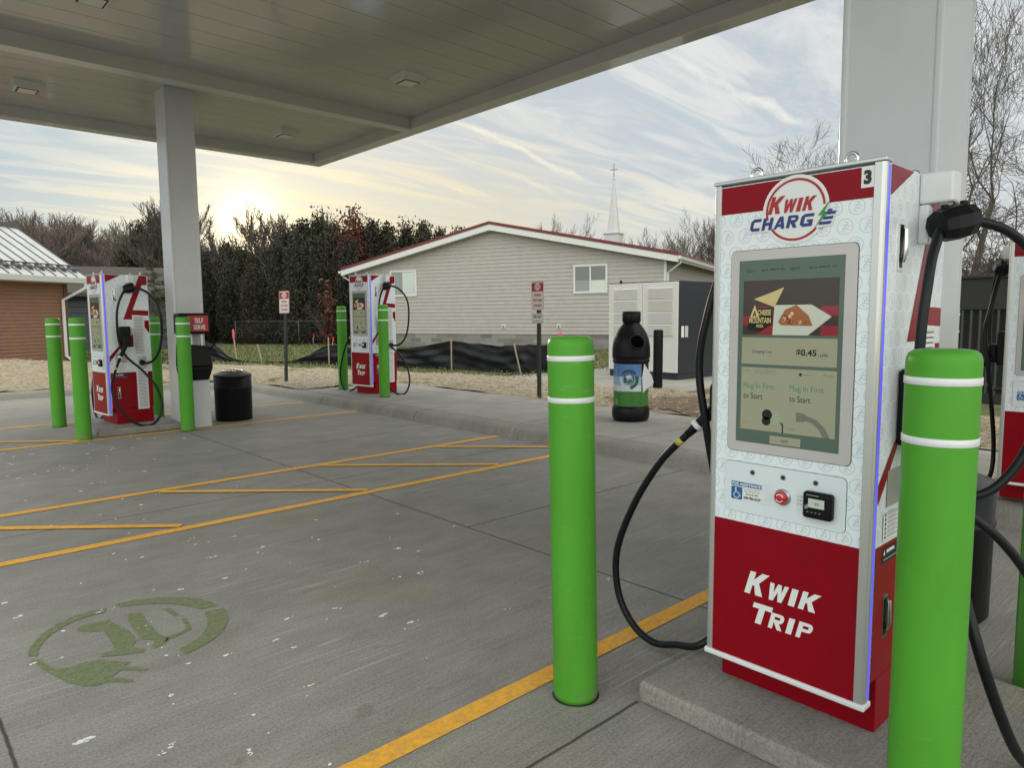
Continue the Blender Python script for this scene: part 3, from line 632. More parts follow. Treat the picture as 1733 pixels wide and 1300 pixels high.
    b = MB(); b.box(-.395, -.3625, -.184, -.081, .767, .862, BLACKP); cr = b.build('card_reader', cp, bevel=.012, seg=3)
    b = MB(); front(b, rect(.104, .160, .808, .840), .0362, mat('reader_display', (.30, .35, .30), .2, emit=(.30, .36, .30), es=.3)); front(b, pg((.092, .812), (.106, .822), (.104, .804), (.092, .800)), .0364, GREYL); front(b, T(text('35', .014, .010), .126, .818), .0368, BLKL)
    for k in range(4): front(b, rect(.100 + k * .014, .106 + k * .014, .790, .793), .0364, GREYL)
    front(b, rect(.098, .140, .850, .853), .0364, GREYL); b.build('reader_face', cr)
    # lifting eyes
    for x, y in ((-.30, .17), (-.30, -.17), (.2, .2), (.2, -.2)):
        b = MB(); b.tube([(x, y + .019 * math.cos(a), 1.994 + .022 * math.sin(a)) for a in [2 * PI * k / 24 for k in range(24)]], .006, 8, CHROME, closed=True); b.tube([(x, y, 1.966), (x, y, 1.984)], .014, 10, CHROME); b.build('lifting_eye', R)
    # both flanks
    X0, X1 = -.306, .262; H = 1.98
    sx_ = lambda s: X0 + s * (X1 - X0)
    for sy in (-1, 1):
        Y = sy * .298
        def side(b, pts, d, mt):
            q = [(sx_(s), Y + sy * d, max(t * H, .204)) for s, t in pts]
            b.poly(q if sy < 0 else q[::-1], mt)
        b = MB()
        side(b, [(.004, .99), (.004, .940), (.36, .99)], .002, RED)
        side(b, [(.37, .697), (.58, .697), (.583, .727), (.98, .722), (.98, .757), (.604, .76), (.853, .926), (.98, .93), (.98, .99), (.80, .99)], .002, RED)
        side(b, [(.378, .514), (.58, .514), (.585, .607)], .002, RED); side(b, [(.87, .645), (.98, .60), (.98, .69), (.87, .69)], .002, RED)
        side(b, [(.004, .42), (.004, .455), (.26, .53), (.33, .53), (.10, .45)], .002, RED); side(b, [(.004, .10), (.996, .10), (.996, .345), (.004, .345)], .002, RED)
        b.build('side_graphic', body)
        for s0, t0, t1 in ((.58, .455, .72), (.61, .09, .352)):
            b = MB(); xa, xb = sx_(s0), sx_(s0 + .27); z0, z1 = t0 * H, t1 * H
            b.box(xa, xb, Y, Y + sy * .008, z0, z1, WHITE); k = z0 + .02
            while k < z1 - .02: b.hexa(*[[(xa + .02, Y + sy * a, k + dz), (xb - .02, Y + sy * a, k + dz), (xb - .02, Y + sy * c, k + dz + e), (xa + .02, Y + sy * c, k + dz + e)] for a, c, dz, e in ((.0083, .014, 0, -.002), (.0083, .010, .009, -.002))], WHITE); b.box(xa + .02, xb - .02, Y + sy * .0081, Y + sy * .0086, k + .009, k + .017, GREYL); k += .019
            b.build('vent_grille', R)
        b = MB(); b.box(sx_(.66), sx_(.86), Y, Y + sy * .006, .365 * H, .448 * H, SILVER); b.tube([(sx_(.75), Y + sy * .004, .41 * H), (sx_(.75), Y + sy * .05, .405 * H)], .034, 16, BLACKP); b.build('cable_port', R)
        for s0, z0 in ((.18, 1.62), (.18, .34)):
            b = MB(); xa = sx_(s0); b.box(xa - .020, xa + .020, Y, Y + sy * .006, z0, z0 + .155, CHROME); b.box(xa - .012, xa + .012, Y + sy * .0062, Y + sy * .007, z0 + .012, z0 + .143, BLACKP); b.tube([(xa, Y + sy * .012, z0 + .03), (xa, Y + sy * .020, z0 + .06), (xa, Y + sy * .018, z0 + .14)], [.006, .008, .007], 8, CHROME); b.build('door_handle', R, bevel=.002)
        b = MB(); b.box(-.04, .00, Y, Y + sy * .035, 1.72, 1.855, WHITE); b.box(-.04, .05, Y, Y + sy * .105, 1.857, 1.962, WHITE); b.build('hook_bracket', R, bevel=.008, seg=2)
        b = MB(); b.box(-.17, -.03, Y, Y + sy * .09, 1.02, 1.29, BLACKP); b.box(-.155, -.045, Y + sy * .088, Y + sy * .15, 1.04, 1.19, BLACKP); b.build('holster', R, bevel=.018, seg=3)
        b = MB(); side(b, [(.10, .35), (.37, .35), (.37, .40), (.10, .40)], .003, LETTER)
        for k in range(6):
            tz = .355 + k * .008; side(b, [(.12, tz), (.15, tz), (.135, tz + .006)], .0036, BLKL); side(b, [(.17, tz + .001), (.34, tz + .001), (.34, tz + .0022), (.17, tz + .0022)], .0036, GREYL); side(b, [(.17, tz + .004), (.30, tz + .004), (.30, tz + .005), (.17, tz + .005)], .0036, GREYL)
        side(b, [(.10, .31), (.40, .31), (.40, .338), (.10, .338)], .003, BLKL); side(b, [(.12, .325), (.15, .325), (.135, .335)], .0036, LETTER); side(b, [(.17, .327), (.30, .327), (.30, .333), (.17, .333)], .0036, LETTER); side(b, [(.12, .315), (.38, .315), (.38, .318), (.12, .318)], .0036, GREYL)
        side(b, [(.14, .41), (.40, .41), (.40, .475), (.14, .475)], .003, mat('grey_plate', (.45, .44, .42), .4, .3)); b.build('warning_label', R)
        if sy < 0: path = [(.13, -.33, .81), (.15, -.42, .80), (.22, -.52, .85), (.28, -.60, 1.02), (.30, -.64, 1.32), (.26, -.63, 1.58), (.13, -.53, 1.755), (-.035, -.40, 1.79), (-.12, -.38, 1.70), (-.18, -.38, 1.56), (-.205, -.375, 1.38), (-.19, -.37, 1.10), (-.12, -.40, .90), (.04, -.58, .70), (.17, -.68, .48), (.21, -.73, .24), (.13, -.75, .06), (-.02, -.75, .0), (-.20, -.72, .08), (-.34, -.68, .28), (-.40, -.62, .52), (-.27, -.50, .80), (-.16, -.43, .98), (-.10, -.405, 1.08)]
        else: path = [(.13, .33, .81), (.15, .42, .80), (.28, .50, .84), (.30, .50, 1.02), (.32, .52, 1.32), (.28, .50, 1.60), (.13, .46, 1.755), (-.035, .40, 1.79), (-.12, .41, 1.68), (-.19, .43, 1.50), (-.20, .465, 1.27), (-.19, .43, 1.0), (-.12, .40, .65), (-.08, .38, .35), (-.12, .385, .14), (-.2, .44, .05), (-.2, .56, .01), (-.2, .68, -.02), (-.2, .80, .03), (-.2, .885, .16), (-.2, .895, .36), (-.2, .80, .60), (-.2, .66, .82), (-.19, .54, .95), (-.14, .43, 1.07), (-.10, .405, 1.10)]
        b = MB(); pts_ = catmull(path, 8); b.tube(pts_, .0165, 12, RUBBER); cb = b.build('cable', R)
        k = min(range(len(pts_)), key=lambda i: (pts_[i] - Vector((-.035, sy * .40, 1.79))).length); c0, c1 = pts_[k - 2], pts_[k + 2]
        b = MB(); ax = (c1 - c0).normalized(); b.tube([c0 - ax * .035, c0 - ax * .03, c0 + ax * .01, c1 - ax * .01, c1 + ax * .03, c1 + ax * .035], [.030, .052, .062, .060, .050, .028], 9, BLACKP, smooth=False)
        for q in (c0, c1): b.tube([q + Vector((0, 0, .045)), q + Vector((0, 0, .066))], .013, 8, BLACKP, smooth=False)
        b.tube([(.0, sy * .395, 1.86), (-.005, sy * .415, 1.79)], .003, 6, BLACKP); b.build('cable_clamp', cb, bevel=.006)
        e = pts_[-19:]; m_ = len(e) - 3; b = MB(); b.tube(e[3:], [.018 + .016 * min(1, k_ / (m_ * .75)) for k_ in range(m_)], 14, BLACKP); q0, q1 = e[5], e[6]; b.tube([q0, q0 + (q1 - q0).normalized() * .022], .0275, 16, LETTER); q0, q1 = e[0], e[1]; b.tube([q0, q0 + (q1 - q0).normalized() * .03], .0172, 12, mat('yellow_cable_tag', (.55, .45, .10), .5)); b.build('plug', cb)
    return R
ch = make_charger(); GRP = 'charging stations under and beside the canopy'
def place(o, x, y, z, rz, label): o.location = (x, y, z); o.rotation_euler = (0, 0, rz); o['label'] = label; o['group'] = GRP
chs = [copy_tree(ch) for k in range(3)]
place(ch, 2.8406, 1.2046, .092, math.radians(.12), 'large white and red charger marked 3, its screen showing a pizza picture')
place(chs[0], 2.856, 11.556, .09, math.radians(4.5), 'red and white charger standing before the far grey canopy column and trash can')
place(chs[1], 7.30, 11.81, .156, math.radians(6), 'red and white charger on the kerb in front of the beige sided building')
place(chs[2], 6.76, 1.13, .165, math.radians(4), 'red and white charger cut off by the right edge, beyond the black round bin')
ch.scale = (1.02, 1.02, 1.02); chs[0].scale = (1.0, 1.0, 1.09); chs[1].scale = (1.0, 1.0, 1.135)
b = MB(); front(b, rect(.228, .268, 1.885, 1.951), .003, LETTER); front(b, T(text('3', .024, .046, 0, .06), .236, 1.895), .0045, BLKL); b.build('number_plate', ch)

# ================================================================== BOLLARDS
def make_bollard(r, h, m, bands, name):
    R = thing(name, '', 'bollard')
    b = MB(); b.lathe([(r * .97, 0), (r, .02), (r, h - r * .42), (r * .985, h - r * .27), (r * .93, h - r * .13), (r * .82, h - r * .045), (r * .60, h - r * .010), (r * .25, h), (.002, h + .0005)], 40, m); b.lathe([(r + .003, -.002), (r + .006, .001), (r + .006, .002), (r + .001, .002)], 40, DARKGAP); b.build('sleeve', R)
    for z in bands:
        b = MB(); b.lathe([(r + .0008, z - .011), (r + .0022, z - .010), (r + .0022, z + .010), (r + .0008, z + .011)], 40, TAPE); b.build('reflective_band', R)
    return R
bo = make_bollard(.094, 1.52, GREENB, (1.265, 1.432), 'bollard')
spots = [(2.125, 1.925, 0, 'green bollard just left of the large charger marked 3'), (2.225, .633, -.018, 'nearest green bollard, in front of the right side of charger 3'), (3.53, .585, 0, 'green bollard at the right frame edge beside the hanging charger cables'),
         (2.10, 10.73, 0, 'green bollard just left of the far charger, second from the left edge'), (2.10, 12.31, 0, 'leftmost green bollard, before the brown sided house'), (3.36, 10.52, 0, 'green bollard in front of the far canopy column and self serve stand'), (3.50, 12.38, 0, 'green bollard mostly hidden between the far charger and canopy column'),
         (7.12, 12.78, .156, 'green bollard left of the kerb charger before the beige building'), (6.95, 10.98, .156, 'green bollard right of the kerb charger before the beige building'), (7.96, 2.24, .156, 'sliver of green bollard visible behind the near canopy column')]
for k, (x, y, z, lab) in enumerate(spots):
    o = bo if k == 0 else copy_tree(bo); o.location = (x, y, z); o.rotation_euler = (0, 0, k * 1.1); o.scale.z = 1.07 if 3 <= k <= 6 else 1.10 if k in (7, 8) else 1.0; tag(o, lab, None, 'green bollards guarding the chargers')
bo.rotation_euler = (math.radians(-.6), math.radians(-.65), 0)
bb = make_bollard(.095, 1.16, BLACKP, (), 'bollard'); bb.location = (11.62, 8.34, .16); tag(bb, 'black bollard in front of the white louvered cabinet')

# ================================================================== BINS AND STAND
def trash(x, y, z, label):
    R = thing('trash_can', label, 'trash can', (x, y, z))
    b = MB(); b.lathe([(.262, 0), (.272, .015), (.276, .02), (.280, .50), (.287, .505), (.287, .520), (.280, .525), (.283, .70)], 40, BLACKP); b.build('barrel', R)
    b = MB(); b.lathe([(.286, .70), (.288, .715), (.280, .725), (.17, .765), (.165, .768)], 40, mat('weathered_black_lid', (.05, .05, .052), .35, var=.15)); lid = b.build('lid', R)
    b = MB(); hx = lambda r, z: [(r * math.cos(PI / 3 * k), r * math.sin(PI / 3 * k), z) for k in range(6)]
    vs = hx(.175, .766) + hx(.175, .785) + hx(.15, .785) + hx(.15, .77); fs = [(i + 6 * j, (i + 1) % 6 + 6 * j, (i + 1) % 6 + 6 * (j + 1), i + 6 * (j + 1)) for j in range(3) for i in range(6)]
    b.add(vs, fs, mat('weathered_black_lid', (.05, .05, .052), .35)); b.poly(hx(.15, .7705), DARKGAP); b.build('opening', lid)
trash(4.28, 11.18, 0, 'black round trash can beside the far canopy column')
trash(4.20, 1.21, 0, 'black round trash can behind the nearest green bollard')

R = thing('windshield_stand', 'black self serve windshield stand with red sign on a white pedestal', 'service stand', (3.565, 10.80, 0))
b = MB(); b.box(-.20, .20, -.09, .09, 0, .74, COLW); b.build('pedestal', R, bevel=.008)
b = MB(); b.hexa([(-.18, -.13, .70), (.18, -.13, .70), (.18, .09, .70), (-.18, .09, .70)], [(-.22, -.16, .90), (.24, -.16, .90), (.24, .09, .90), (-.22, .09, .90)], BLACKP); b.hexa([(-.22, -.16, .901), (.24, -.16, .901), (.24, .09, .901), (-.22, .09, .901)], [(-.20, -.14, 1.24), (.18, -.14, 1.20), (.18, .09, 1.20), (-.20, .09, 1.24)], BLACKP); b.build('bucket', R, bevel=.02, seg=3)
b = MB(); b.box(-.02, .02, .04, .08, 1.1, 1.42, SILVER); b.box(.12, .15, -.02, .02, 1.1, 1.40, SILVER); b.build('post', R)
b = MB(); b.box(-.22, .22, -.15, .09, 1.38, 1.68, BLACKP); hd = b.build('towel_dispenser', R, bevel=.025, seg=3)
b = MB(); b.box(-.10, .19, -.160, -.153, 1.415, 1.645, REDL); b.flat(text('SELF', .12, .072, 0, .02), (.0, -.1615, 1.537), (1, 0, 0), (0, 0, 1), LETTER); b.flat(text('SERVE', .165, .072, 0, .02), (-.02, -.1615, 1.440), (1, 0, 0), (0, 0, 1), LETTER); b.build('sign', hd)
b = MB(); b.tube([(.17, 0, 1.05), (.30, -.02, 1.20), (.36, -.02, 1.26)], .014, 8, BLACKP); b.tube([(.35, -.05, 1.27), (.37, .03, 1.25)], .02, 8, BLACKP); b.build('squeegee', R)

# bottle-shaped recycling bin
BX, BY, BZ = 7.78, 6.03, .156
R = thing('recycling_bin', 'black bottle shaped recycling bin with a peeling blue and green label', 'recycling bin', (BX, BY, BZ))
b = MB(); prof = [(.20, 0), (.235, .012), (.254, .05), (.258, .10), (.256, .175), (.246, .198), (.238, .21), (.238, .795), (.248, .81), (.256, .822), (.256, .838), (.247, .846), (.247, .856), (.257, .866), (.258, .90), (.256, 1.0), (.250, 1.06), (.236, 1.13), (.210, 1.20), (.175, 1.26), (.140, 1.305), (.118, 1.335), (.112, 1.37)]
b.lathe(prof, 48, BLACKP); b.build('body', R)
b = MB(); b.lathe([(.122, 1.355), (.126, 1.362), (.126, 1.485), (.118, 1.5), (.06, 1.503)], 40, BLACKP); b.build('cap', R)
va = math.atan2(-BY, -BX)      # towards the viewer's side of the walk
def cyl(a, z, r): return (r * math.cos(va + a), r * math.sin(va + a), z)
L_BLUE = mat('label_blue', (.07, .19, .42), .35, coat=.3, var=.15, vs=4); L_SKY = mat('label_pale_blue', (.28, .44, .60), .35, coat=.3, var=.15, vs=4); L_CLOUD = mat('label_cloud', (.55, .62, .66), .35, coat=.3, var=.1, vs=6); L_GRASS = mat('label_green', (.035, .17, .022), .35, coat=.3, var=.25, vs=14); L_DG = mat('label_dark_green', (.02, .09, .03), .35, coat=.3); L_DB = mat('label_dark_blue', (.015, .05, .16), .35, coat=.3)
def band(b, a0, a1, z0, z1, r, mt, n=18):
    vs = [cyl(a0 + (a1 - a0) * k / n, z, r) for k in range(n + 1) for z in (z0, z1)]
    b.add(vs, [(2 * k, 2 * k + 2, 2 * k + 3, 2 * k + 1) for k in range(n)], mt, True)
def onlabel(b, vf, r, mt, ac, zc): b.add([cyl(ac + x / r, zc + y, r) for x, y in vf[0]], vf[1], mt)
b = MB(); A0, A1 = -1.35, .62
band(b, A0, A1, .215, .42, .2405, L_GRASS); band(b, A0, A1, .42, .50, .2405, L_CLOUD); band(b, A0, A1, .50, .62, .2405, L_SKY); band(b, A0, A1, .62, .79, .2405, L_BLUE); band(b, A1, 1.35, .215, .43, .2398, L_GRASS)
band(b, .52, .57, .24, .41, .2415, L_DG, 2)
ac = -.12
onlabel(b, disc(0, .585, .075, 24), .2425, L_DB, ac, 0); onlabel(b, pg((-.06, .56), (.0, .525), (.06, .56), (.03, .59), (-.02, .575)), .244, L_GRASS, ac, 0); onlabel(b, pg((-.05, .61), (-.01, .60), (.05, .625), (.02, .645), (-.03, .64)), .244, L_CLOUD, ac, 0)
for a0, mt in ((40, L_DB), (165, L_CLOUD), (280, L_DG)):
    vf = arc(0, .585, .092, .135, a0, a0 + 88, 10); onlabel(b, vf, .2430, mt, ac, 0)
    th = math.radians(a0 + 88); onlabel(b, pg((.075 * math.cos(th), .585 + .075 * math.sin(th)), (.152 * math.cos(th), .585 + .152 * math.sin(th)), (.113 * math.cos(th + .35), .585 + .113 * math.sin(th + .35))), .2435, mt, ac, 0)
for k in range(6): onlabel(b, rect(0, .028, 0, .012), .243, L_SKY, -1.02, .60 + k * .027)
for k, (x, y) in enumerate(((0, .30), (.02, .285), (.0, .265), (.025, .262), (.01, .24))): onlabel(b, rect(x, x + .018, y, y + .009), .243, L_CLOUD, -.98, 0)
b.build('label_wrap', R)
b = MB(); pf = [(cyl(.80, .795, .245)), (cyl(.98, .64, .33)), (cyl(1.02, .54, .355)), (cyl(.72, .40, .245)), (cyl(.66, .60, .243))]
b.prism([tuple(p) for p in pf], (.002, .002, 0), mat('white_label_back', (.72, .73, .74), .5)); b.build('peeled_flap', R)
# throw-in hole: black disc paints the dark inside onto the solid body
b = MB(); aa = .30; d = Vector((math.cos(va + aa), math.sin(va + aa), .42)).normalized(); c = Vector(cyl(aa, 1.085, .246)); s_ = d.cross(Vector((0, 0, 1))).normalized(); u_ = s_.cross(d)
b.tube([c + (s_ * math.cos(t) + u_ * math.sin(t)) * .098 + d * .012 for t in [2 * PI * k / 36 for k in range(36)]], .012, 10, BLACKP, closed=True)
b.add([c + d * .016 + (s_ * math.cos(t) + u_ * math.sin(t)) * .092 for t in [2 * PI * k / 36 for k in range(36)]], [tuple(range(36))], mat('painted_hole_dark', (.002, .002, .002), .95, spec=0)); b.build('opening', R)

# ================================================================== SIGNS
SIGNW = mat('white_sign_face', (.66, .62, .60), .35); POST = mat('dark_green_post', (.018, .024, .022), .5)
def parking_sign(x, y, z, rz, lean, label, extra):
    R = thing('parking_sign', label, 'sign', (x, y, z), rz); R.rotation_euler = (lean[0], lean[1], rz)
    h0 = 1.55; b = MB(); b.box(-.028, .028, -.030, .030, 0, h0 + .42, POST); b.build('post', R, bevel=.004)
    def f(b, vf, dd, mt): b.flat(vf, (-.034 - dd, 0, 0), (0, -1, 0), (0, 0, 1), mt)
    b = MB(); b.prism([(-.033, -px_, py_) for px_, py_ in rrect(-.152, .152, h0, h0 + .5, .03)[0]], (-.003, 0, 0), SIGNW)
    f(b, rrect(-.145, .145, h0 + .008, h0 + .492, .026), .0025, REDL); f(b, rrect(-.138, .138, h0 + .015, h0 + .485, .022), .0030, SIGNW); f(b, rect(-.138, .138, h0 + .325, h0 + .470), .0036, REDL); f(b, disc(0, h0 + .405, .062, 24), .0042, SIGNW); f(b, pg((-.075, h0 + .375), (.075, h0 + .375), (.08, h0 + .415), (-.07, h0 + .415)), .0044, SIGNW)
    f(b, T(text('KWIK', .085, .026, .2, .03), -.04, h0 + .413), .0050, REDL); f(b, T(text('CHARGE', .13, .024, .2, .03), -.066, h0 + .380), .0050, NAVY)
    for s_, ww, yy in (('PARKING', .17, .235), ('ONLY WHILE', .22, .145), ('CHARGING', .20, .055)): f(b, T(text(s_, ww, .055, 0, .02), -ww / 2, h0 + yy), .0044, REDL)
    b.build('sign_plate', R)
    if extra:
        b = MB(); b.prism([(-.033, -px_, py_) for px_, py_ in rrect(-.145, .145, h0 - .23, h0 - .055, .025)[0]], (-.003, 0, 0), SIGNW); gm = mat('green_sign_ink', (.03, .12, .07), .4)
        f(b, rrect(-.138, .138, h0 - .223, h0 - .062, .02), .0025, gm); f(b, rrect(-.132, .132, h0 - .217, h0 - .068, .017), .0030, SIGNW); f(b, T(text('USE LAST', .21, .055, 0, .03), -.105, h0 - .140), .0038, BLKL); f(b, T(text('IF OTHERS ARE OPEN', .22, .02, 0, .02), -.11, h0 - .195), .0038, gm); b.build('lower_sign_plate', R)
parking_sign(8.78, 8.83, .156, math.radians(0), (0, 0), 'parking sign with a second small plate below, in front of the beige building', True)
parking_sign(7.05, 15.25, .16, math.radians(20), (math.radians(-1.2), math.radians(3.2)), 'leaning parking sign in straw in front of the dark evergreens', False)

# ================================================================== LOUVERED CABINET
R = thing('electrical_cabinet', 'white louvered electrical cabinet with a dark side wall', 'cabinet', (13.25, 8.97, .16))
CABW = mat('cabinet_white', (.66, .65, .63), .5, var=.03); CABD = mat('cabinet_charcoal', (.022, .026, .034), .45, var=.1)
b = MB(); b.box(.02, 1.45, .0, 1.98, .14, 2.2, CABD); b.build('shell', R, bevel=.008)
b = MB(); b.box(.03, 1.43, .02, 1.96, 0, .138, CABD); b.build('plinth', R)
for y0, y1 in ((.02, .975), (.985, 1.96)):
    b = MB(); b.box(-.02, .018, y0, y1, .16, 2.18, CABW); dr = b.build('door', R, bevel=.006)
    b = MB(); ya, yb = y0 + .10, y1 - .13
    for k in range(4):
        za = .98 + k * .275; b.box(-.032, -.021, ya, yb, za, za + .268, CABW)
        for j in range(11):
            zz_ = za + .016 + j * .0222; b.hexa([(-.0325, ya + .03, zz_), (-.0325, yb - .03, zz_), (-.047, yb - .03, zz_ - .004), (-.047, ya + .03, zz_ - .004)], [(-.0325, ya + .03, zz_ + .013), (-.0325, yb - .03, zz_ + .013), (-.046, yb - .03, zz_ + .002), (-.046, ya + .03, zz_ + .002)], CABW)
    b.build('louver_panel', dr)
b = MB(); b.box(.10, .20, -.004, -.001, .95, 1.20, LETTER); b.box(.24, .36, -.004, -.001, .95, 1.20, mat('pale_notice', (.55, .55, .55), .4)); b.build('notice', R)
b = MB(); b.tube([(-.02, 1.6, 2.2), (-.02, 1.6, 2.26)], .03, 8, BLACKP); b.build('sensor', R)

# ================================================================== SILT FENCE, STAKES AND FLAGS
FP = [(8.2, 25.6, 1.0), (8.75, 24.5, .62), (9.05, 23.9, .20), (9.35, 23.2, .05), (9.75, 22.3, .05), (10.1, 21.4, .10), (10.35, 20.7, .30), (10.62, 19.9, .62), (10.95, 18.7, .52), (11.3, 17.5, .55), (11.65, 16.4, .64), (11.95, 15.45, .80), (12.1, 14.6, .74), (12.22, 13.8, .70), (12.3, 13.1, .74), (12.75, 12.9, .72), (13.4, 12.85, .74), (14.6, 12.8, .7)]
R = thing('silt_fence', 'sagging black fabric silt fence with wooden stakes below the beige wall', 'silt fence', (10.6, 19.9, .135))
b = MB(); q = catmull(FP, 10); rows = 16; vs = []; fs = []
for i, p in enumerate(q):
    for j in range(rows):
        t = j / (rows - 1); ww = .05 * math.sin(i * .37 + 7 * t + 2 * math.sin(i * .13)) * (t * (1 - t) * 3) + .02 * smooth_noise(i * .23, t * 4) + .016 * math.sin(t * 19 + 1.7 * math.sin(i * .21) + i * .11) * min(1, t * 4)
        vs.append((p.x - 10.6 + ww + .04 * (1 - t), p.y - 19.9 + ww * .4, t * max(p.z, .04) * (1 + .035 * smooth_noise(i * .17, 3.1))))
for i in range(len(q) - 1):
    for j in range(rows - 1): fs.append((i * rows + j, i * rows + j + 1, (i + 1) * rows + j + 1, (i + 1) * rows + j))
b.add(vs, fs, SILT, True); b.build('fabric', R)
for x, y, z0, h, lx in ((10.62, 19.85, 0, .86, 0), (11.95, 15.42, 0, .86, .0), (12.28, 13.0, 0, .78, -.12), (13.4, 12.80, 0, .85, 0)):
    b = MB(); x -= 10.66; y -= 19.95; b.hexa([(x - .015, y - .015, z0), (x + .015, y - .015, z0), (x + .015, y + .015, z0), (x - .015, y + .015, z0)], [(x - .015 + lx, y - .015 - lx, h), (x + .015 + lx, y - .015 - lx, h), (x + .015 + lx, y + .015 - lx, h), (x - .015 + lx, y + .015 - lx, h)], WOODS); b.build('stake', R)
PINK = mat('fluorescent_pink_ribbon', (.75, .12, .16), .5); FLAGR = mat('red_flag_plastic', (.75, .02, .02), .5)
def stake(x, y, h, lean, label, ribbon):
    R = thing('wooden_stake', label, 'stake', (x, y, .135)); b = MB(); b.hexa([(-.02, -.015, 0), (.02, -.015, 0), (.02, .015, 0), (-.02, .015, 0)], [(-.02 + lean, -.015, h), (.02 + lean, -.015, h), (.02 + lean, .015, h), (-.02 + lean, .015, h)], WOODS); b.build('shaft', R)
    if ribbon: b = MB(); b.prism([(lean - .025, -.03, h - .1), (lean + .03, -.03, h - .12), (lean + .035, -.03, h + .12), (lean + .0, -.03, h + .24), (lean - .03, -.03, h + .16)], (0, .06, 0), PINK); b.build('ribbon', R)
stake(9.9, 25.4, .85, -.08, 'wooden stake with a pink ribbon standing in the lawn', True)
stake(9.62, 22.55, .62, -.14, 'leaning bare wooden stake before the lawn', False)
stake(14.3, 13.55, .8, 0, 'wooden stake with a pink ribbon beside the beige wall', True)
for x, y, lab in ((16.2, 31.9, 'small red marker flag on the lawn farther from the kerb charger'), (14.1, 26.1, 'small red marker flag on the lawn beside the kerb charger'), (15.1, 28.3, 'small red marker flag on the lawn between two others')):
    if 'between' in lab: continue
    R = thing('marker_flag', lab, 'flag', (x, y, .135), .8, 'red marker flags on the lawn'); b = MB(); b.tube([(0, 0, 0), (.02, 0, .5)], .006, 6, SILVER); b.build('wire', R); b = MB(); b.prism([(.02, 0, .5), (.10, .02, .48), (.20, -.02, .50), (.19, -.01, .66), (.09, .03, .70), (.02, 0, .68)], (0, .004, 0), FLAGR); b.build('pennant', R)

# ================================================================== HOUSES
def lap_wall(b, P0, tdir, ndir, length, z0, z1, mt, lap=.165, halfw=None):
    # real overlapping boards; halfw(z) trims a gable
    z = z0; t, n = Vector(tdir), Vector(ndir)
    while z < z1 - 1e-4:
        zt = min(z + lap, z1); lo, hi = (0, length) if halfw is None else halfw(z); lo2, hi2 = (0, length) if halfw is None else halfw(zt)
        p = Vector(P0)
        A = p + t * lo + n * .025 + Vector((0, 0, z)); B = p + t * hi + n * .025 + Vector((0, 0, z)); Cc = p + t * hi2 + n * .004 + Vector((0, 0, zt)); Dd = p + t * lo2 + n * .004 + Vector((0, 0, zt))
        b.add([A, B, Cc, Dd, p + t * lo + Vector((0, 0, z)), p + t * hi + Vector((0, 0, z))], [(0, 1, 2, 3), (4, 5, 1, 0)], mt); z = zt
TG = Vector((.353, -.935, 0)).normalized(); NG = Vector((-TG.y, TG.x, 0)) * -1   # gable line and outward side
NG = Vector((-.935, -.353, 0)).normalized()
P0 = Vector((19.64 - 3.15 * TG.x, 28.83 - 3.15 * TG.y, 0))
R = thing('church_building', 'beige sided single storey building with red roof edge and wide gable', 'building', tuple(P0))
LEN = 15.85; MIDW = LEN / 2; EZ = 3.98; SL = (5.62 - EZ) / MIDW; DEP = 27.
def hw(z):
    if z <= EZ: return 0, LEN
    k = (z - EZ) / SL; return k, LEN - k
b = MB(); lap_wall(b, (0, 0, 0), TG, NG, LEN, .80, 5.60, SID, .168, hw)
BK = -NG
q = lambda s, d, z: tuple(TG * s + BK * d + Vector((0, 0, z)))
lap_wall(b, TG * LEN, BK, TG, DEP, .80, EZ + .1, SID, .168); lap_wall(b, BK * DEP, NG, -TG, DEP, .80, EZ + .1, SID, .168)
b.poly([q(0, DEP, 0), q(0, DEP, EZ), q(MIDW, DEP, 5.6), q(LEN, DEP, EZ), q(LEN, DEP, 0)], SID); b.build('wall', R)
b = MB()
for s in (-.005, LEN - .105):
    b = MB(); b.prism([q(s, -.035, .8), q(s + .11, -.035, .8), q(s + .11, -.035, EZ - .05), q(s, -.035, EZ - .05)], tuple(BK * .03), TRIM); b.build('corner_board', R)
BLK = bpy.data.materials.new('grey_concrete_block'); BLK.use_nodes = True; t = NT(BLK.node_tree); bs = t.n['Principled BSDF']
ob = t.new('ShaderNodeTexCoord').outputs['Object']; X_ = t.vm('DOT_PRODUCT', ob, tuple(TG)); Z_ = t.xyz(ob)[2]
br = t.new('ShaderNodeTexBrick'); t.put(br, 'Vector', t.comb(X_, Z_, 0.)); br.inputs['Scale'].default_value = 1; br.inputs['Brick Width'].default_value = .6; br.inputs['Row Height'].default_value = .2; br.inputs['Mortar Size'].default_value = .008
br.inputs['Color1'].default_value = (.15, .142, .13, 1); br.inputs['Color2'].default_value = (.27, .255, .235, 1); br.inputs['Mortar'].default_value = (.22, .21, .195, 1); t.l.new(br.outputs[0], bs.inputs['Base Color']); bs.inputs['Roughness'].default_value = .9
b = MB(); b.prism([q(.03, .0, .0), q(LEN - .03, .0, 0), q(LEN - .03, DEP, 0), q(.03, DEP, 0)], (0, 0, .79), BLK); b.build('foundation', R)
OV = .55; 
def roofz(s): return 5.81 - SL * abs(s - MIDW)
rf = MB()
for s0, s1 in ((-OV, MIDW), (MIDW, LEN + OV)):
    z0, z1 = roofz(s0), roofz(s1); rf.hexa([q(s0, -.42, z0 - .10), q(s1, -.42, z1 - .10), q(s1, DEP + .4, z1 - .10), q(s0, DEP + .4, z0 - .10)], [q(s0, -.42, z0 + .03), q(s1, -.42, z1 + .03), q(s1, DEP + .4, z1 + .03), q(s0, DEP + .4, z0 + .03)], ROOFR)
roof = rf.build('roof', R)
b = MB()
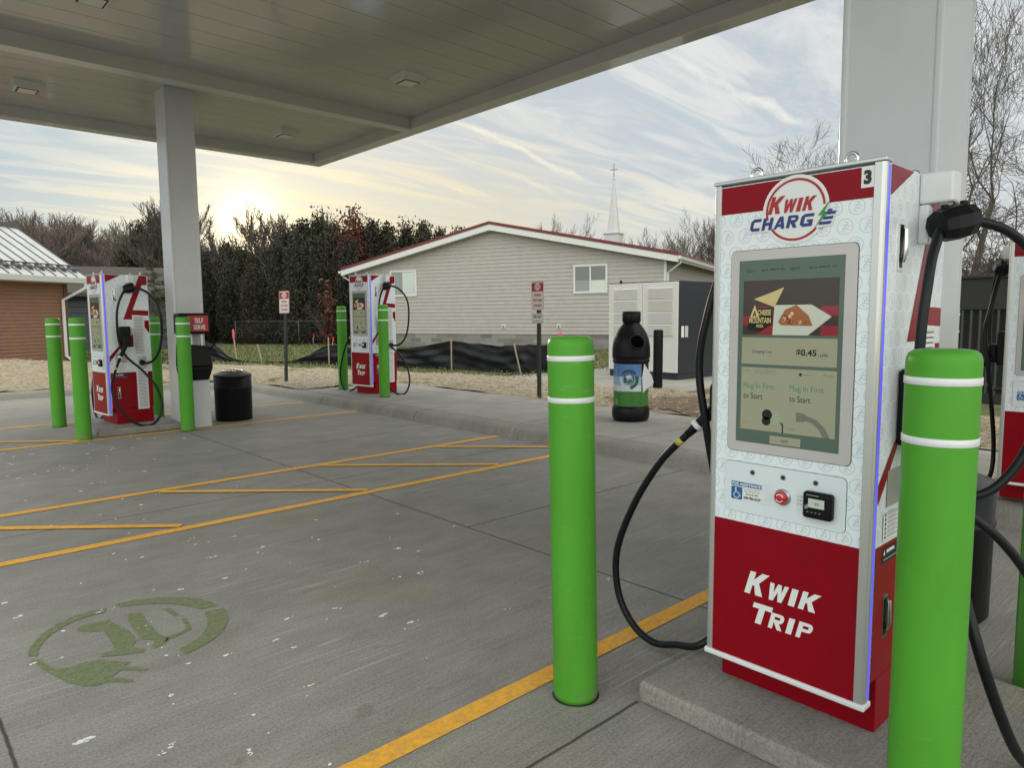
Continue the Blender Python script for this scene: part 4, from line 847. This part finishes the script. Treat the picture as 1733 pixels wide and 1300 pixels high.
for s0, s1 in ((-OV, MIDW), (MIDW, LEN + OV)):
    z0, z1 = roofz(s0), roofz(s1); b.hexa([q(s0, -.40, z0 - .36), q(s1, -.40, z1 - .36), q(s1, -.36, z1 - .36), q(s0, -.36, z0 - .36)], [q(s0, -.40, z0 - .105), q(s1, -.40, z1 - .105), q(s1, -.36, z1 - .105), q(s0, -.36, z0 - .105)], TRIM)
    b.hexa([q(s0, -.355, z0 - .35), q(s1, -.355, z1 - .35), q(s1, .0, z1 - .35), q(s0, .0, z0 - .35)], [q(s0, -.355, z0 - .33), q(s1, -.355, z1 - .33), q(s1, .0, z1 - .33), q(s0, .0, z0 - .33)], TRIM)
for s in (-OV, LEN + OV): b.hexa([q(s - .02, -.40, roofz(s) - .33), q(s + .02, -.40, roofz(s) - .33), q(s + .02, DEP, roofz(s) - .33), q(s - .02, DEP, roofz(s) - .33)], [q(s - .02, -.40, roofz(s) - .10), q(s + .02, -.40, roofz(s) - .10), q(s + .02, DEP, roofz(s) - .10), q(s - .02, DEP, roofz(s) - .10)], TRIM)
b.build('fascia', roof)
for s, sg in ((-OV, -1), (LEN + OV, 1)):
    z = roofz(s) - .13; b = MB(); b.hexa([q(s + sg * .025, -.45, z - .12), q(s + sg * .12, -.45, z - .12), q(s + sg * .12, DEP, z - .12), q(s + sg * .025, DEP, z - .12)], [q(s + sg * .025, -.45, z), q(s + sg * .14, -.45, z), q(s + sg * .14, DEP, z), q(s + sg * .025, DEP, z)], TRIM)
    e = LEN + .06 if sg > 0 else -.06; b.tube([q(s + sg * .06, -.25, z - .12), q(s + sg * .05, -.2, z - .25), q(e, -.03, z - .62), q(e, -.03, .3)], .045, 8, TRIM, smooth=False); b.build('gutter', roof)
def window(R, s0, s1, z0, z1, lm, rm):
    b = MB(); fw = .085
    for a0, a1, c0, c1 in ((s0, s1, z0, z0 + fw), (s0, s1, z1 - fw, z1), (s0, s0 + fw, z0 + fw, z1 - fw), (s1 - fw, s1, z0 + fw, z1 - fw)): b.prism([q(a0, -.06, c0), q(a1, -.06, c0), q(a1, -.06, c1), q(a0, -.06, c1)], tuple(BK * .05), TRIM)
    mid = (s0 + s1) / 2; b.prism([q(mid - .035, -.052, z0 + fw), q(mid + .035, -.052, z0 + fw), q(mid + .035, -.052, z1 - fw), q(mid - .035, -.052, z1 - fw)], tuple(BK * .04), TRIM); f = b.build('window', R)
    for a0, a1, ms in ((s0 + fw, mid - .035, lm), (mid + .035, s1 - fw, rm)):
        b = MB(); zs = z0 + fw + (z1 - z0 - 2 * fw) * (.44 if len(ms) > 1 else 1)
        b.prism([q(a0, -.034, z0 + fw), q(a1, -.034, z0 + fw), q(a1, -.034, zs), q(a0, -.034, zs)], tuple(BK * .008), ms[0])
        if len(ms) > 1: b.prism([q(a0, -.034, zs), q(a1, -.034, zs), q(a1, -.034, z1 - fw), q(a0, -.034, z1 - fw)], tuple(BK * .008), ms[1])
        b.build('pane', f)
GREYG = mat('grey_window_glass', (.20, .22, .22), .08, coat=.5)
window(R, 2.20, 3.75, 2.60, 3.86, (GREYG,), (BLIND,)); window(R, 11.83, 13.36, 2.56, 3.78, (GREYG, GLASS), (BLIND, GLASS))
for sv in (8.33, 11.05):
    b = MB(); b.prism([q(sv, -.05, 1.06), q(sv + .2, -.05, 1.06), q(sv + .2, -.05, 1.24), q(sv, -.05, 1.24)], tuple(BK * .04), TRIM); b.tube([q(sv + .1, -.09, 1.15), q(sv + .1, -.05, 1.15)], .05, 10, GREYL); b.build('wall_vent', R)
# steeple on the ridge
sp = P0 + TG * MIDW + BK * 16.9
R = thing('steeple', 'white steeple with a thin spire and cross rising behind the red roof', 'steeple', (sp.x, sp.y, 5.8), math.atan2(TG.y, TG.x))
STW = mat('steeple_white', (.50, .51, .52), .5, var=.05)
b = MB(); b.box(-.50, .50, -.50, .50, -.3, 1.15, STW); b.box(-.56, .56, -.56, .56, 1.152, 1.26, STW); b.build('base', R, bevel=.02)
b = MB(); n = 8; vs = [(.43 * math.cos(PI / 8 + 2 * PI * k / n), .43 * math.sin(PI / 8 + 2 * PI * k / n), 1.262) for k in range(n)] + [(.05 * math.cos(PI / 8 + 2 * PI * k / n), .05 * math.sin(PI / 8 + 2 * PI * k / n), 4.72) for k in range(n)]
b.add(vs, [(k, (k + 1) % n, n + (k + 1) % n, n + k) for k in range(n)] + [tuple(range(n, 2 * n))], STW); b.build('spire', R)
b = MB(); b.lathe([(.02, 4.68), (.08, 4.74), (.08, 4.80), (.02, 4.86)], 10, STW); b.box(-.025, .025, -.025, .025, 4.8, 5.75, GREYL); b.box(-.25, .25, -.022, .022, 5.33, 5.385, GREYL); b.build('cross', R)

# brown house on the left
T2 = Vector((.863, .505, 0)).normalized(); N2 = Vector((.505, -.863, 0)).normalized(); B2 = -N2
P2 = Vector((5.27, 28.33, 0)); R = thing('brown_house', 'brown lap sided house with a pale standing seam metal roof', 'house', tuple(P2))
q2 = lambda s, d, z: tuple(T2 * s + B2 * d + Vector((0, 0, z)))
ez, ov, rise, run, WL = 2.98, .5, 1.92, 3.25, 13; DW = 2 * (run - ov)
b = MB(); lap_wall(b, T2 * -WL, T2, N2, WL, .1, 2.86, SIDB, .115); lap_wall(b, (0, 0, 0), B2, T2, DW, .1, 2.86, SIDB, .115); b.prism([q2(-WL, .01, 0), q2(0, .01, 0), q2(0, DW, 0), q2(-WL, DW, 0)], (0, 0, 2.8), SIDB); b.prism([q2(-.01, .0, 2.86), q2(-.01, DW, 2.86), q2(-.01, DW / 2, 2.8 + rise)], tuple(T2 * .02), SIDB); b.build('wall', R)
b = MB(); b.prism([q2(-.11, -.062, .1), q2(.03, -.062, .1), q2(.03, -.062, 2.84), q2(-.11, -.062, 2.84)], tuple(B2 * .025), mat('brown_corner_board', (.12, .06, .04), .7)); b.build('corner_board', R)
ROOFM = mat('pale_metal_roof', (.52, .52, .52), .4, .2, var=.10, vs=.8); RIB = mat('dark_roof_rib', (.085, .085, .085), .5)
Rf = lambda s, k: (s, -ov + run * k, ez + rise * k)
b = MB()
for k0, k1 in ((0, 1), (2, 1)):
    A_, B_, C_, D_ = [q2(s_, -ov + run * k, ez + rise * (k if k < 1.5 else 2 - k)) for s_, k in ((-WL - .5, k0), (ov, k0), (ov, k1), (-WL - .5, k1))]
    up = Vector((0, 0, .05)); b.hexa([Vector(v) for v in (A_, B_, C_, D_)], [Vector(v) + up for v in (A_, B_, C_, D_)], ROOFM)
rf = b.build('roof', R)
b = MB(); s = ov - .03
while s > -WL:
    sl, tp = Vector(q2(*Rf(s, 0))), Vector(q2(*Rf(s, 1))); w2 = T2 * .010; up = Vector((0, 0, .085)); dn = Vector((0, 0, .053))
    b.hexa([sl - w2 + dn, sl + w2 + dn, tp + w2 + dn, tp - w2 + dn], [sl - w2 + up, sl + w2 + up, tp + w2 + up, tp - w2 + up], RIB); s -= .40
b.build('standing_seam', rf)
b = MB(); b.hexa([q2(-WL - .5, run - ov - .18, ez + rise - .04), q2(ov + .03, run - ov - .18, ez + rise - .04), q2(ov + .03, run - ov + .18, ez + rise - .04), q2(-WL - .5, run - ov + .18, ez + rise - .04)], [q2(-WL - .5, run - ov - .16, ez + rise + .13), q2(ov + .03, run - ov - .16, ez + rise + .13), q2(ov + .03, run - ov + .16, ez + rise + .13), q2(-WL - .5, run - ov + .16, ez + rise + .13)], RIB); b.build('ridge_cap', rf)
b = MB()
for k in (.10, .17): b.tube([q2(-WL - .4, -ov + run * k, ez + rise * k + .15), q2(ov - .05, -ov + run * k, ez + rise * k + .15)], .024, 6, RIB, smooth=False)
s = ov - .23
while s > -WL: b.hexa([q2(s - .06, -ov + run * .09, ez + rise * .09 + .053), q2(s + .06, -ov + run * .09, ez + rise * .09 + .053), q2(s + .06, -ov + run * .19, ez + rise * .19 + .053), q2(s - .06, -ov + run * .19, ez + rise * .19 + .053)], [q2(s - .05, -ov + run * .09, ez + rise * .09 + .12), q2(s + .05, -ov + run * .09, ez + rise * .09 + .12), q2(s + .05, -ov + run * .19, ez + rise * .19 + .12), q2(s - .05, -ov + run * .19, ez + rise * .19 + .12)], RIB); s -= .40
b.build('snow_guard', rf)
b = MB(); b.hexa([q2(-WL - .5, -ov - .11, ez - .14), q2(ov + .05, -ov - .11, ez - .14), q2(ov + .05, -ov - .01, ez - .14), q2(-WL - .5, -ov - .01, ez - .14)], [q2(-WL - .5, -ov - .14, ez + .01), q2(ov + .05, -ov - .14, ez + .01), q2(ov + .05, -ov - .01, ez + .01), q2(-WL - .5, -ov - .01, ez + .01)], TRIM)
b.hexa([q2(-WL - .5, -ov, ez - .16), q2(ov, -ov, ez - .16), q2(ov, .0, ez - .16), q2(-WL - .5, .0, ez - .16)], [q2(-WL - .5, -ov, ez - .02), q2(ov, -ov, ez - .02), q2(ov, .0, ez - .02), q2(-WL - .5, .0, ez - .02)], TRIM)
b.tube([q2(.30, -ov - .06, ez - .14), q2(.30, -ov - .06, ez - .3), q2(-.20, -.10, ez - .72), q2(-.20, -.10, .35), q2(-.12, -.25, .2)], .055, 8, TRIM, smooth=False); b.build('gutter', rf)
# dark garage behind
R = thing('garage', 'dark shingled garage with a slate blue door behind the far charger', 'garage', (9.2, 37.2, .1), math.atan2(-.31, .95))
SHG = mat('dark_brown_shingle', (.055, .044, .038), .9, var=.2, vs=5, stretch=(1, 1, 6)); GW = mat('slate_garage_door', (.045, .055, .07), .6, var=.1)
b = MB(); b.box(-3.5, 2.6, 0, 7, 0, 2.75, mat('dark_grey_siding', (.06, .058, .056), .8, var=.1)); b.build('wall', R)
b = MB(); b.hexa([(-4.1, -.6, 2.55), (3.1, -.6, 2.55), (3.1, 3.6, 4.0), (-4.1, 3.6, 4.0)], [(-4.1, -.6, 2.72), (3.1, -.6, 2.72), (3.1, 3.6, 4.18), (-4.1, 3.6, 4.18)], SHG); b.hexa([(-4.1, 3.602, 4.0), (3.1, 3.602, 4.0), (3.1, 7.6, 2.55), (-4.1, 7.6, 2.55)], [(-4.1, 3.602, 4.18), (3.1, 3.602, 4.18), (3.1, 7.6, 2.72), (-4.1, 7.6, 2.72)], SHG); b.prism([(2.59, 0, 2.74), (2.59, 7, 2.74), (2.59, 3.6, 4.02)], (.01, 0, 0), SHG); b.build('roof', R)
b = MB()
for k in range(8): b.box(-2.9, 1.9, -.05, -.004, .05 + k * .29, .05 + k * .29 + .28, GW)
b.build('garage_door', R, bevel=.01)

# dark slatted enclosure at the right
R = thing('slatted_enclosure', 'black metal slatted enclosure behind the near canopy column', 'enclosure', (13.3, 1.2, .135))
ENC = mat('black_painted_steel', (.016, .018, .020), .5, var=.15)
b = MB(); b.box(0, .08, 0, 3.6, 1.52, 2.02, ENC); b.box(0, .08, 0, 3.6, .0, .16, ENC); b.box(-.02, 2.4, -.08, 0, 0, 2.03, ENC); b.box(-.02, 2.4, 3.6, 3.68, 0, 2.03, ENC); b.box(.5, 2.3, .1, 3.5, 0, 1.9, ENC); b.box(-.04, .12, -.1, 3.7, 2.022, 2.07, ENC); b.build('frame', R, bevel=.006)
b = MB(); y = .08
while y < 3.55: b.box(.01, .05, y, y + .03, .163, 1.517, mat('grey_slat', (.05, .055, .06), .45)); y += .125
b.build('slat', R)

# ================================================================== CHAIN-LINK FENCE
R = thing('chain_link_fence', 'low chain link fence along the foot of the dark evergreens', 'fence', (14.2, 36.4, .135)); FS = mat('dull_galvanised_wire', (.07, .07, .068), .6, .4)
a = Vector((0, 0, 0)); e = Vector((13.2, -8.4, 0)); n = 6
b = MB(); b.tube([a + Vector((0, 0, 1.3)), e + Vector((0, 0, 1.3))], .022, 6, FS); b.build('top_rail', R)
for k in range(n): p = a.lerp(e, k / (n - 1)); b = MB(); b.tube([p, p + Vector((0, 0, 1.34))], .028, 6, FS); b.build('fence_post', R)
b = MB(); Lf = e.length; u = e.normalized(); k = -1.3
while k < Lf:
    for sg in (1, -1):
        s0, s1, z0, z1 = k, k + 1.28, (0, 1.28)[sg < 0], (1.28, 0)[sg < 0]
        if s0 < 0: z0 = z0 + sg * (-s0); s0 = 0
        if s1 > Lf: z1 = z1 - sg * (s1 - Lf); s1 = Lf
        if s1 > s0: b.tube([u * s0 + Vector((0, 0, z0)), u * s1 + Vector((0, 0, z1))], .003, 3, FS)
    k += .16
b.build('wire_mesh', R)

# ================================================================== TREES
def grow(rng, p, d, L, r, lvl, maxl, segs, ang=.75, up=.10, kids=2, first=.35):
    n = 4 if lvl < 2 else 3; p = np.array(p, float); d = np.array(d, float); rc = r
    for i in range(n):
        d = d + rng.normal(0, .13, 3) + np.array([0, 0, up]); d /= np.linalg.norm(d); qn = p + d * L / n; rn = r * (1 - .62 * (i + 1) / n); segs.append((*p, *qn, rc, rn)); p = qn; rc = rn
        if lvl < maxl and (i + 1) / n > first:
            for c in range(kids if i < n - 1 else kids + 1):
                v = rng.normal(0, 1, 3); v -= d * v.dot(d); v /= np.linalg.norm(v); a = ang * rng.uniform(.55, 1.2); grow(rng, p, d * math.cos(a) + v * math.sin(a), L * rng.uniform(.48, .72), max(rc * rng.uniform(.55, .8), .004), lvl + 1, maxl, segs, ang, up, kids, .2)
def seg_mesh(name, segs, mt, minr=0.):
    A = np.array(segs); P0, P1 = A[:, :3], A[:, 3:6]; r0, r1 = np.maximum(A[:, 6], minr), np.maximum(A[:, 7], minr); d = unit(P1 - P0 + 1e-9)
    ref = np.where(np.abs(d[:, 2:3]) > .9, np.array([[1., 0, 0]]), np.array([[0., 0, 1]])); a = unit(np.cross(d, ref)); bb_ = np.cross(d, a); n = 4; N = len(A); co = np.empty((N, 2 * n, 3))
    for k in range(n):
        t = 2 * PI * k / n; o = a * math.cos(t) + bb_ * math.sin(t); co[:, k] = P0 + o * r0[:, None]; co[:, n + k] = P1 + o * r1[:, None]
    base = (np.arange(N) * 2 * n)[:, None]; Q = np.concatenate([base + np.array([[k, (k + 1) % n, n + (k + 1) % n, n + k]]) for k in range(n)], 1).reshape(-1)
    me = bpy.data.meshes.new(name); me.vertices.add(N * 2 * n); me.vertices.foreach_set('co', co.reshape(-1)); me.loops.add(len(Q)); me.loops.foreach_set('vertex_index', Q.astype(np.int32)); nf = len(Q) // 4
    me.polygons.add(nf); me.polygons.foreach_set('loop_start', np.arange(0, nf * 4, 4, dtype=np.int32)); me.polygons.foreach_set('loop_total', np.full(nf, 4, dtype=np.int32)); me.materials.append(mt); me.update(calc_edges=True); return me
def link(name, me, parent=None, loc=(0, 0, 0)):
    o = bpy.data.objects.new(name, me); COL.objects.link(o); o.parent = parent; o.location = loc; return o
def bare_tree(name, seed, H, r, maxl, loc, rz, label, minr=0., stems=1, ang=.75, up=.1, group=None, kids=2):
    R = thing(name, label, 'tree', loc, rz, group); g = np.random.default_rng(seed); tr = []; segs = []
    for s in range(stems): grow(g, (.15 * s, .1 * s, 0), (g.normal(0, .12) * stems, g.normal(0, .12) * stems, 1), H * .40, r * (1 - .12 * s), 0, maxl, segs, ang, up, kids)
    tk = [s for s in segs if s[6] > r * .42]; cr = [s for s in segs if s[6] <= r * .42]
    link('trunk', seg_mesh('trunk', tk, BARK), R); link('crown', seg_mesh('crown', cr, BARK, minr), R); return R
bare_tree('bare_tree', 11, 13.0, .19, 5, (27.5, 7.1, .1), .4, 'tall bare tree right of the near column, its trunk nearest the column', .005, 2, .7, .12, None, 1)
bare_tree('bare_tree', 23, 13.4, .19, 5, (29.0, 4.2, .1), 2.0, 'tall bare tree at the right frame edge above the cut off charger', .005, 2, .7, .12, None, 1)
bare_tree('bare_tree', 5, 11.0, .11, 5, (31.5, 13.2, .1), 1.0, 'bare tree whose twigs show left of the near column', .005, 2, .7, .12, None, 1)
bare_tree('bare_tree', 31, 9.0, .11, 5, (24.0, 5.6, .1), 3.0, 'low spreading bare tree just behind the black slatted enclosure', .006, 2, .95, .03, None, 1)
bare_tree('bare_tree', 41, 10.0, .07, 5, (18.3, 47.0, .1), 0, 'bare tree above the evergreens just right of the far column', .013, 5, .42, .16, None, 1)
bare_tree('bare_tree', 43, 9.3, .07, 5, (14.2, 49.0, .1), 0, 'bare tree above the dark pine just left of the far column', .013, 5, .42, .16, None, 1)
bare_tree('bare_tree', 47, 9.3, .07, 5, (21.5, 44.5, .1), 0, 'thin bare tree in front of the setting sun', .013, 5, .42, .16, None, 1)
for k, (x, y, H, lab) in enumerate(((62, 58, 15.2, 'small bare tree just left of the steeple'), (66, 52, 13.5, 'bare tree immediately right of the steeple'), (71, 50, 13.8, 'bare tree between the steeple and the right roof corner'), (66, 43.5, 14.0, 'widest bare tree behind the right roof corner'), (70, 41, 14.6, 'bare tree above the cabinet behind the receding eave'))):
    bare_tree('bare_tree', 60 + k, H * .88, .12, 5, (x, y, 0), k, lab, .011, 3, .55, .16, None, 1)
# brushy bare shrub
bare_tree('bare_shrub', 77, 4.2, .03, 3, (20.5, 5.2, .1), 0, 'brown twiggy shrub above the black slatted enclosure', .006, 5, .8, .1, None, 3)

def leaf_mesh(name, g, env, n, size, H, mt, clumps, mt2=None):
    # leaf sprays gathered round many clump centres inside the crown outline env(t)
    C0 = []
    while len(C0) < clumps:
        t = g.uniform(.02, 1) ; a = g.uniform(0, 2 * PI); r = env(t) * math.sqrt(g.uniform(.12, 1)) * g.uniform(.8, 1.12); C0.append((r * math.cos(a), r * math.sin(a), t * H))
    C0 = np.array(C0); k = g.integers(0, clumps, n); sp = g.uniform(.16, .40, clumps) * (H / 7) ** .5
    C = C0[k] + np.clip(g.normal(0, 1, (n, 3)), -1.7, 1.7) * sp[k][:, None] * np.array([.8, .8, 1.7]); C[:, 2] = np.maximum(C[:, 2], .05)
    u = unit(g.normal(0, 1, (n, 3)) * .7 + np.array([0, 0, 1.0])); v = unit(np.cross(u, g.normal(0, 1, (n, 3)))); s = g.uniform(.5, 1.3, n) * size
    return quads(name, C, u * s[:, None], v * s[:, None] * .42, [mt] + ([mt2] if mt2 else []), (g.random(n) < .18).astype(int) if mt2 else None)
protos = []
for sd_ in range(4):
    g = np.random.default_rng(100 + sd_); H = 7.0
    env = lambda t, sd_=sd_: (1.25 + .2 * (sd_ % 2)) * min(1, t * 5 + .35) * (max(0, 1 - t ** 1.35)) ** .8 + .06
    tr = []; grow(g, (0, 0, 0), (0, 0, 1), 6.2, .10, 0, 0, tr)
    for k in range(26):
        h = g.uniform(.4, 5.6); a_ = g.uniform(0, 2 * PI); l_ = .25 + .85 * (1 - h / 6.4); tr.append((0, 0, h, l_ * math.cos(a_), l_ * math.sin(a_), h + l_ * .55, .022, .006))
    protos.append((leaf_mesh('crown', g, env, 15500, .078, H, LEAFB if sd_ == 3 else LEAFD, 150, LEAFO), seg_mesh('trunk', tr, BARK)))
hedge = [(210, 420, 46), (236, 398, 46), (262, 372, 47), (292, 384, 45), (318, 396, 46), (352, 404, 45), (381, 393, 44), (409, 410, 44), (432, 404, 45), (455, 396, 43), (484, 386, 43), (512, 377, 42), (540, 379, 42), (566, 384, 41), (628, 380, 41), (655, 389, 41), (686, 386, 42), (716, 391, 42), (745, 396, 42), (775, 402, 43), (500, 400, 39), (470, 415, 40), (540, 415, 39), (425, 428, 40), (385, 430, 41), (590, 420, 38.5), (345, 430, 42), (612, 400, 40)]
words = ['left of the far column above the far charger', 'right of the far column', 'beside the setting sun', 'left of the rust oak', 'behind the beige building roof']
for k, (x, y, Dp) in enumerate(hedge):
    d = RGT * ((x - 866.5) / 1194.2) + DWN * ((y - 650) / 1194.2) + FWD; p = d * Dp; topz = 1.6 + p.z
    zone = 0 if x < 300 else 1 if x < 390 else 2 if x < 470 else 3 if x < 590 else 4
    R = thing('evergreen_tree', 'dark evergreen tree standing in the row ' + words[zone], 'tree', (p.x, p.y, .1), k * 1.37, 'dark evergreens in the row ' + words[zone])
    sc = (topz - .1) / 7.0 * (.80 if 345 < x < 465 else .93); cm_, tm = protos[k % 4]; R.scale = (sc * random.uniform(.9, 1.15), sc, sc * random.uniform(.97, 1.1)); link('crown', cm_, R); link('trunk', tm, R)
# rust-leaved oak
g = np.random.default_rng(9); p = (RGT * ((592 - 866.5) / 1194.2) + DWN * ((360 - 650) / 1194.2) + FWD) * 39.2
R = thing('oak_tree', 'oak with rust red leaves above the left corner of the beige building', 'tree', (p.x, p.y, .1)); tr = []; grow(g, (0, 0, 0), (0, 0, 1), 3.0, .13, 0, 3, tr, .6, .15); link('trunk', seg_mesh('trunk', tr, BARK), R)
link('crown', leaf_mesh('crown', g, lambda t: 1.15 * max(0, (t - .42)) ** .4 * (max(0, 1 - t ** 3)) ** .5 + .12, 5600, .085, 6.9, LEAFR, 80), R)
p = (RGT * ((552 - 866.5) / 1194.2) + DWN * ((520 - 650) / 1194.2) + FWD) * 37
R = thing('oak_sapling', 'small rust leaved sapling low in front of the evergreens', 'tree', (p.x, p.y, .1)); tr = []; grow(g, (0, 0, 0), (-.2, .1, 1), 1.4, .035, 0, 2, tr, .6, .15); link('trunk', seg_mesh('trunk', tr, BARK), R)
link('crown', leaf_mesh('crown', g, lambda t: .45 * (1 - (2 * t - 1) ** 2) ** .5 if t > .35 else .02, 420, .10, 3.0, LEAFR, 22), R)
# spruce between far charger and column
g = np.random.default_rng(21); R = thing('spruce_tree', 'small sparse spruce between the far charger and the far column', 'tree', (6.35, 22.2, .15)); H = 3.3
tr = [(0, 0, 0, 0, 0, H * .5, .05, .035), (0, 0, H * .5, 0, 0, H, .035, .008)]; C = []; U = []; V = []
for k in range(95):
    t = g.uniform(.04, .97); a = g.uniform(0, 2 * PI); Lb = (1 - t) * 1.0 + .08; dv = np.array([math.cos(a), math.sin(a), g.uniform(-.25, .1)]); b0 = np.array([0, 0, t * H]); tr.append((*b0, *(b0 + dv * Lb), .012, .004))
    for j in range(26):
        s = g.uniform(.12, 1); C.append(b0 + dv * Lb * s + g.normal(0, .02, 3)); u = dv * .6 + g.normal(0, .55, 3); u /= np.linalg.norm(u); U.append(u * .045); v = np.cross(u, g.normal(0, 1, 3)); V.append(v / np.linalg.norm(v) * .010)
link('trunk', seg_mesh('trunk', tr, BARK), R); link('crown', quads('crown', np.array(C), np.array(U), np.array(V), [LEAFS]), R)

# wooded hill far left: one mass of bare trees
b = MB(); hp = []; NX = 40
for i in range(NX + 1):
    for j in range(9):
        x = -70 + i * 3.6; y = 66 + j * 12; t = j / 8; hp.append((x, y - .25 * x, .0 + 7.5 * math.sin(min(1, t * 1.3) * PI / 2) * max(0, 1 - max(0, (x - 18)) / 34) ** 1.2 + .5 * smooth_noise(x * .1, y * .1)))
b.add(hp, [(i * 9 + j, i * 9 + j + 9, i * 9 + j + 10, i * 9 + j + 1) for i in range(NX) for j in range(8)], mat('leaf_litter_hillside', (.10, .078, .058), .95, var=.3, vs=.3), True); tag(b.build('hill'), kind='structure')
pr = []
for s in range(5): sg = []; grow(np.random.default_rng(200 + s), (0, 0, 0), (0, 0, 1), 3.9, .10, 0, 3, sg, .55, .16); pr.append(np.array(sg))
allsegs = []; g = np.random.default_rng(8)
for k in range(420):
    x = g.uniform(-45, 46); t = g.uniform(0, .9); y = 66 + t * 96 - .25 * x; z = 7.5 * math.sin(min(1, t * 1.3) * PI / 2) * max(0, 1 - max(0, (x - 18)) / 34) ** 1.2
    A = pr[k % 5].copy(); sc = g.uniform(.75, 1.15); th = g.uniform(0, 2 * PI); c_, s_ = math.cos(th), math.sin(th)
    for o_ in (0, 3):
        xx, yy = A[:, o_].copy(), A[:, o_ + 1].copy(); A[:, o_] = (xx * c_ - yy * s_) * sc + x; A[:, o_ + 1] = (xx * s_ + yy * c_) * sc + y; A[:, o_ + 2] = A[:, o_ + 2] * sc + z
    allsegs.append(A)
o = link('bare_woods', seg_mesh('bare_woods', np.concatenate(allsegs), BARKF, .022)); tag(o, 'mass of bare brown woods covering the far left hillside', 'woods', kind='stuff')
